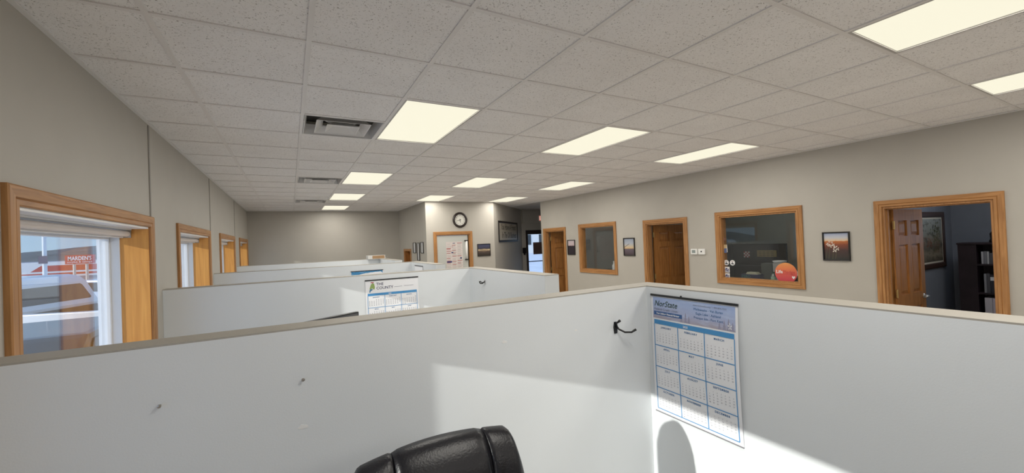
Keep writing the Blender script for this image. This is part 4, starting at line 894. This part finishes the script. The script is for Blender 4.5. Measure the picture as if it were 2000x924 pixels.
# ------------------------------------------------------------------ desks and monitor in the cubicles
t = thing('cubicle_desk', (.4, 3.95, 0), 'desk with pale top in the second cubicle, hidden behind the nearest half wall', 'desk')
box('desk_top', (XL+.02, XS0-.02), (3.60, 4.30), (.72, .75), mat('desk_laminate', (.45, .42, .38), .5), t, bevel=.003)
for x in (XL+.04, .4, XS0-.06): box('leg_panel', (x, x+.03), (3.64, 4.28), (.001, .72), mat('desk_laminate', (.45, .42, .38), .5), t)
mr_ = onX(698, 608, .507); ml_ = Vector((.03, 3.55, 0))
ang = math.atan2(.20, .33); MZ = mr_.z
t = thing('computer_monitor', (.27, 3.70, .751), 'black computer monitor just showing above the nearest half wall', 'monitor', rotz=ang)
ox = .275
box('bezel', (-ox, ox), (-.02, .02), (MZ-.751-.33, MZ-.751), BLACK, t, world=False, bevel=.004)
box('screen', (-ox+.012, ox-.012), (-.0215, -.0198), (MZ-.751-.31, MZ-.751-.012), mat('screen_grey', (.085, .085, .09), .3), t, world=False)
box('stand', (-.03, .03), (.021, .05), (.012, MZ-.751-.12), BLACK, t, world=False); box('base', (-.12, .12), (-.06, .12), (.0, .012), BLACK, t, world=False, bevel=.004)

# ------------------------------------------------------------------ open carton on the farthest partition corner
t = thing('cardboard_carton', (1.70, 9.665, PZ), 'open white and brown cardboard carton on the farthest partition corner', 'box')
CW_, CB_ = mat('carton_white', (.70, .69, .66), .7), mat('carton_brown', (.40, .25, .13), .8)
b = MB(); x0, x1, y0, y1, z0, z1 = 1.52, 1.89, 9.50, 9.80, PZ+.0005, PZ+.080
b.box((x0, x1), (y0, y1), (z0, z0+.004)); b.box((x0, x0+.004), (y0, y1), (z0+.004, z1)); b.box((x1-.004, x1), (y0, y1), (z0+.004, z1)); b.box((x0+.004, x1-.004), (y1-.004, y1), (z0+.004, z1)); b.box((x0+.004, x1-.004), (y0, y0+.004), (z0+.004, z1))
b.build('carton_body', CW_, t)
box('inner_print', (x0+.09, x1-.015), (y0-.001, y0-.0005), (z0+.008, z1-.004), CB_, t)
b = MB(); b.add([(x1, y0, z1), (x1, y1, z1), (x1+.05, y1, z1-.04), (x1+.05, y0, z1-.04), (x1, y0, z1+.003), (x1, y1, z1+.003), (x1+.052, y1, z1-.038), (x1+.052, y0, z1-.038)], [(0, 1, 2, 3), (7, 6, 5, 4), (0, 4, 5, 1), (1, 5, 6, 2), (2, 6, 7, 3), (3, 7, 4, 0)]); b.build('flap', CW_, t)

# ================================================================== OUTSIDE
GZ = -.42
ASPH = mat('pale_pavement', (.84, .80, .78), .85, var=.08, vscale=.6, bump=.2, bscale=20)
mb = MB(); nx, ny = 24, 30; vs = []
for j in range(ny+1):
    for i in range(nx+1):
        x = -140+260*i/nx; yv = -40+200*j/ny
        far = max(0, min(1, (math.hypot(min(0, x+8), 0)+(max(0, yv-22)*.9 if x < -2 else 0)-6)/26)); vs.append((x, yv, GZ-6.5*far*far*(3-2*far)))
fs = [(j*(nx+1)+i, j*(nx+1)+i+1, (j+1)*(nx+1)+i+1, (j+1)*(nx+1)+i) for j in range(ny) for i in range(nx)]
o = mb.add(vs, fs).build('parking_lot', ASPH, fix=False); tag(o, 'pale pavement of the car park outside the windows', 'ground', kind='structure')

# pickup truck, backed up towards the building
pr_ = at(196, 560, 9.0)                       # far rear corner of the cab
long_ = Vector((-.93, .37, 0)).normalized(); tr_ = Vector((.37, .93, 0)).normalized()
ROOF = at(150, 533, 9.1).z
cabw = 1.86
O_ = pr_-tr_*(cabw/2); O_.z = GZ
tk = thing('pickup_truck', O_, 'white pickup truck parked outside the large left window, bed towards it', 'truck', rotz=math.atan2(-tr_.x, tr_.y))
# local: y = towards far side (tr_), x = towards the building (-long_)
H = ROOF-GZ
TW = mat('truck_white', (.80, .80, .80), .3, coat=.4); TG = mat('truck_glass', (.05, .055, .06), .12); TB = mat('bed_liner', (.045, .048, .055), .55, bump=.2)
hw = cabw/2
b = MB(); belt = H-.62
def ringp(x, hwt, z, r): return [(x, -hwt+r*0, z)]
secs = [(.0, hw*.985, belt-.75), (.0, hw*.985, belt), (-.05, hw*.955, belt+.12), (-.16, hw*.86, H-.16), (-.24, hw*.80, H-.05), (-.36, hw*.70, H)]
front = [(-2.3, hw*.985, belt-.75), (-2.3, hw*.985, belt), (-2.15, hw*.955, belt+.12), (-1.75, hw*.86, H-.16), (-1.62, hw*.80, H-.05), (-1.5, hw*.70, H)]
n = len(secs); vs = [(x, -y_, z) for x, y_, z in secs]+[(x, y_, z) for x, y_, z in secs]+[(x, -y_, z) for x, y_, z in front]+[(x, y_, z) for x, y_, z in front]
fs = []
for k in range(n-1): fs += [(k, k+1, n+k+1, n+k), (2*n+k, 3*n+k, 3*n+k+1, 2*n+k+1), (k, 2*n+k, 2*n+k+1, k+1), (n+k, n+k+1, 3*n+k+1, 3*n+k)]
fs += [(n-1, 3*n-1, 4*n-1, 2*n-1), (0, n, 3*n, 2*n)]
b.add(vs, fs).build('cab', TW, tk, world=False, bevel=.03, smooth=False)
def rearpt(u, tt): # u -1..1 across, tt 0..1 from belt to roof on the sloping rear face
    z = belt+.06+(H-.20-belt-.06)*tt; x = -.02-.14*((z-belt)/(H-.16-belt)); return (x+.012, u*(hw*(.985-.12*tt)), z)
pw = [(-.84, .08), (.80, .08), (.845, .16), (.80, .90), (.76, .98), (-.80, .98), (-.84, .9)]
vs = [rearpt(*p_) for p_ in pw]; b = MB().add(vs, [tuple(range(len(vs)))]); b.build('rear_window', TG, tk, world=False)
for s_ in (-1, 1):
    b = MB(); b.add([(-.35, s_*hw*.945, belt+.10), (-1.2, s_*hw*.945, belt+.10), (-1.2, s_*hw*.865, H-.18), (-.45, s_*hw*.865, H-.18)], [(0, 1, 2, 3)]); b.v = [v+Vector((0, s_*.014, 0)) for v in b.v]; b.build('side_window', TG, tk, world=False)
BL = 1.9
b = MB(); b.box((0.02, BL), (-hw, -hw+.14), (.45, belt-.02)); b.box((.02, BL), (hw-.14, hw), (.45, belt-.02)); b.box((BL-.06, BL), (-hw+.14, hw-.14), (.5, belt-.02)); b.build('bed_sides', TW, tk, world=False, bevel=.02)
b = MB(); b.box((.03, BL-.061), (-hw+.141, hw-.141), (.62, .66))
for q in range(10): yq = -hw+.25+q*(2*hw-.5)/9; b.box((.04, BL-.07), (yq-.03, yq+.03), (.66, .675))
b.box((.02, .06), (-hw+.141, hw-.141), (.62, belt-.05)); b.build('bed_liner', TB, tk, world=False)
for s_ in (-1, 1):
    b = MB(); b.tube([(.55, s_*(hw-.26), .66), (.62, s_*(hw-.26), .84), (.80, s_*(hw-.26), .92), (1.05, s_*(hw-.26), .92), (1.22, s_*(hw-.26), .84), (1.30, s_*(hw-.26), .66)], .10, 10); b.build('wheel_arch', TB, tk, world=False, smooth=True)
b = MB(); b.box((-3.6, -2.3), (-hw*.96, hw*.96), (.5, belt-.12)); b.build('hood', TW, tk, world=False, bevel=.08)
for x in (.95, -2.9):
    for s_ in (-1, 1): MB().lathe([(.001, -.12), (.2, -.12), (.36, -.1), (.38, -.05), (.38, .05), (.36, .1), (.2, .12), (.001, .12)], (x, s_*(hw-.13), .381), 24, (0, 1, 0)).build('wheel', BLACK, tk, world=False, smooth=True)

# light pole
pb = at(88, 536, 22); pb.z = GZ-1.6
t = thing('light_pole', pb, 'tall white lamp pole standing behind the pickup truck', 'pole')
MB().tube([pb, pb+Vector((0, 0, 7.5))], [.11, .07], 10).build('shaft', VINYL, t); MB().lathe([(.001, 0), (.26, 0), (.26, .8), (.001, .8)], pb, 14).build('footing', VINYL, t)
MB().box((pb.x-.3, pb.x+1.2), (pb.y-.15, pb.y+.15), (pb.z+7.4, pb.z+7.6)).build('lamp_arm', VINYL, t)
o = MB().box((pb.x-.17, pb.x+.17), (pb.y-.18, pb.y-.14), (at(88, 515, 22).z, at(88, 500, 22).z)).build('pole_sign', mat('sign_dusk', (.12, .10, .16), .6), t)
# store
def wallpt(px, py, Y): return onY(px, py, Y)
YS = 62
top = onY(60, 513.5, YS).z
s = thing('discount_store', (-45, YS, -7), 'long white store building with red stripes across the road', 'building')
RED = mat('store_red', (.52, .06, .05), .6); SW = mat('store_white', (.78, .77, .77), .7); SG = mat('store_grey', (.38, .38, .42), .7)
box('wall', (-75, -14), (YS, YS+25), (-7, top), SG, s)
box('parapet', (-75, -14), (YS-.25, YS), (top-1.62, top), SW, s)
b = MB(); Ps = plane_fn((0, YS-.27, 0), (1, 0, 0), ZV, (0, -1, 0), 0)
xx = -70
while xx < -16:
    b.add([Ps(xx, top-1.0), Ps(xx+7.5, top-1.0), Ps(xx+8.3, top-.38), Ps(xx+.8, top-.38)], [(0, 1, 2, 3)]); xx += 9.2
b.build('red_panel', RED, s, fix=False)
box('red_stripe', (-75, -14), (YS-.28, YS-.25), (top-1.42, top-1.2), RED, s)
for k in range(8): box('shop_window', (-66+k*6, -62+k*6), (YS-.06, YS), (-6, top-2.0), TG, s)
a, b_ = onY(127, 516, YS-6), onY(184, 497, YS-6)
t = thing('store_sign', ((a.x+b_.x)/2, YS-6, -7), "red roadside sign reading MARDEN'S in white letters", 'sign')
x0, x1 = a.x, b_.x; z0, z1 = min(a.z, onY(184, 514, YS-6).z), b_.z
box('board', (x0, x1), (YS-6, YS-5.7), (z0, z1), mat('sign_red', (.55, .07, .08), .5), t)
Psn = plane_fn((0, YS-6.01, 0), (1, 0, 0), ZV, (0, -1, 0), .02); hgt = z1-z0
mb = MB(); put_text(mb, "MARDEN'S", hgt*.62, (x0+x1)/2, z0+hgt*.42, Psn, 'CENTER', 0, (x1-x0)*.92/(hgt*.62*5.35), bold=.012); put_text(mb, 'surplus & salvage', hgt*.30, (x0+x1)/2, z0+hgt*.13, Psn, 'CENTER'); mb.build('lettering', VINYL, t, fix=False)
for x in (x0+.6, x1-.6): MB().tube([(x, YS-5.85, -7), (x, YS-5.85, z0)], .12, 8).build('sign_post', STEEL, t)
# parked car beyond the truck
def car(loc, rz, col, label):
    t = thing('parked_car', loc, label, 'car', rotz=rz)
    sec = [(-2.2, .45), (-2.2, .80), (-1.4, .92), (-.75, 1.38), (.65, 1.42), (1.45, .98), (2.2, .86), (2.25, .45)]
    b = MB(); b.prism(sec, (0, 0, 0), (1, 0, 0), ZV, (0, -1, 0), -.86, .86); b.build('body', mat('car_'+label.split()[0], col, .3, coat=.4), t, world=False, bevel=.07)
    for s_ in (-1, 1):
        b = MB(); b.add([(-.95, s_*.872, .98), (1.05, s_*.872, .98), (.55, s_*.872, 1.32), (-.65, s_*.872, 1.30)], [(0, 1, 2, 3)]); b.build('side_window', TG, t, world=False)
        for x in (-1.35, 1.4): MB().lathe([(.001, -.1), (.2, -.1), (.32, -.08), (.33, 0), (.32, .08), (.2, .1), (.001, .1)], (x, s_*.8, .33), 20, (0, 1, 0)).build('wheel', BLACK, t, world=False, smooth=True)
p = at(232, 560, 16); p.z = GZ; car(p, 2.7, (.55, .60, .70), 'silver car parked behind the pickup truck')
bc = at(105, 650, 5.6); car(Vector((-2.95, 7.25, GZ)), PI/2+.03, (.012, .013, .015), 'black car parked close outside the large left window')
# wooded hill
rnd = random.Random(11)
HILL = mat('hill_woods', (.10, .12, .13), .9, var=.35, vscale=.12)
mb = MB(); vs = []; n = 90; YH = 330
SKYL = [(-400, 500), (30, 497), (100, 489), (150, 484), (200, 479), (240, 476), (300, 473), (420, 470), (2400, 470)]
sky_pts = [onY(px, py, YH) for px, py in SKYL[1:8]]
for k in range(n+1):
    x = -420+900*k/n; ridge = sky_pts[0].z if x < sky_pts[0].x else sky_pts[-1].z
    for p_, q_ in zip(sky_pts, sky_pts[1:]):
        if p_.x <= x < q_.x: ridge = p_.z+(q_.z-p_.z)*(x-p_.x)/(q_.x-p_.x)
    ridge += rnd.uniform(-.8, .8)
    vs += [(x, YH-120, -12), (x, YH-50, ridge*.45), (x, YH, ridge), (x, YH+60, -12)]
fs = [(4*k+r, 4*k+4+r, 4*k+5+r, 4*k+1+r) for k in range(n) for r in range(3)]
o = mb.add(vs, fs).build('wooded_hill', HILL, fix=True); tag(o, 'low dark wooded hill on the horizon beyond the store', 'hill', kind='structure')
# things beyond the entrance door
o = thing('neighbour_house', (33, 62, GZ), 'pale house seen through the glass entrance door', 'house')
box('wall', (30, 42), (62, 70), (GZ, 4.2), mat('house_cream', (.86, .84, .80), .7), o)
MB().prism([(29.3, 4.2), (42.7, 4.2), (36, 8)], (0, 0, 0), (1, 0, 0), ZV, (0, 1, 0), 61.4, 70.6).build('roof', mat('roof_grey', (.42, .42, .44), .8), o)
for x in (31.5, 34, 36.6, 39.4): box('window', (x, x+1.1), (61.95, 62), (1.0, 2.8), TG, o)
BARK = mat('bark', (.16, .13, .11), .9); LEAF = mat('bare_twigs', (.32, .30, .26), .9)
for k, (x, y, hh) in enumerate(((37, 52, 8), (31, 76, 9), (45, 58, 8.5))):
    t = thing('bare_tree', (x, y, GZ), ['bare tree right of the pale house beyond the glass door', 'bare tree behind the pale house roof beyond the glass door', 'bare tree at the far right beyond the glass door'][k], 'tree')
    b = MB(); base = Vector((x, y, GZ)); b.tube([base, base+ZV*hh*.6, base+ZV*(hh+5)], [.28, .18, .05], 7); b.build('trunk', BARK, t)
    b = MB()
    for q in range(60):
        z = rnd.uniform(.35, .95)*hh; a = rnd.random()*6.3; l = rnd.uniform(1.2, 3)
        p0 = base+ZV*(z+3); p1 = p0+Vector((math.cos(a)*l, math.sin(a)*l, l*.8)); b.tube([p0, (p0+p1)/2+ZV*.2, p1], [.06, .04, .02], 4)
    b.build('branches', LEAF, t, kind='stuff')
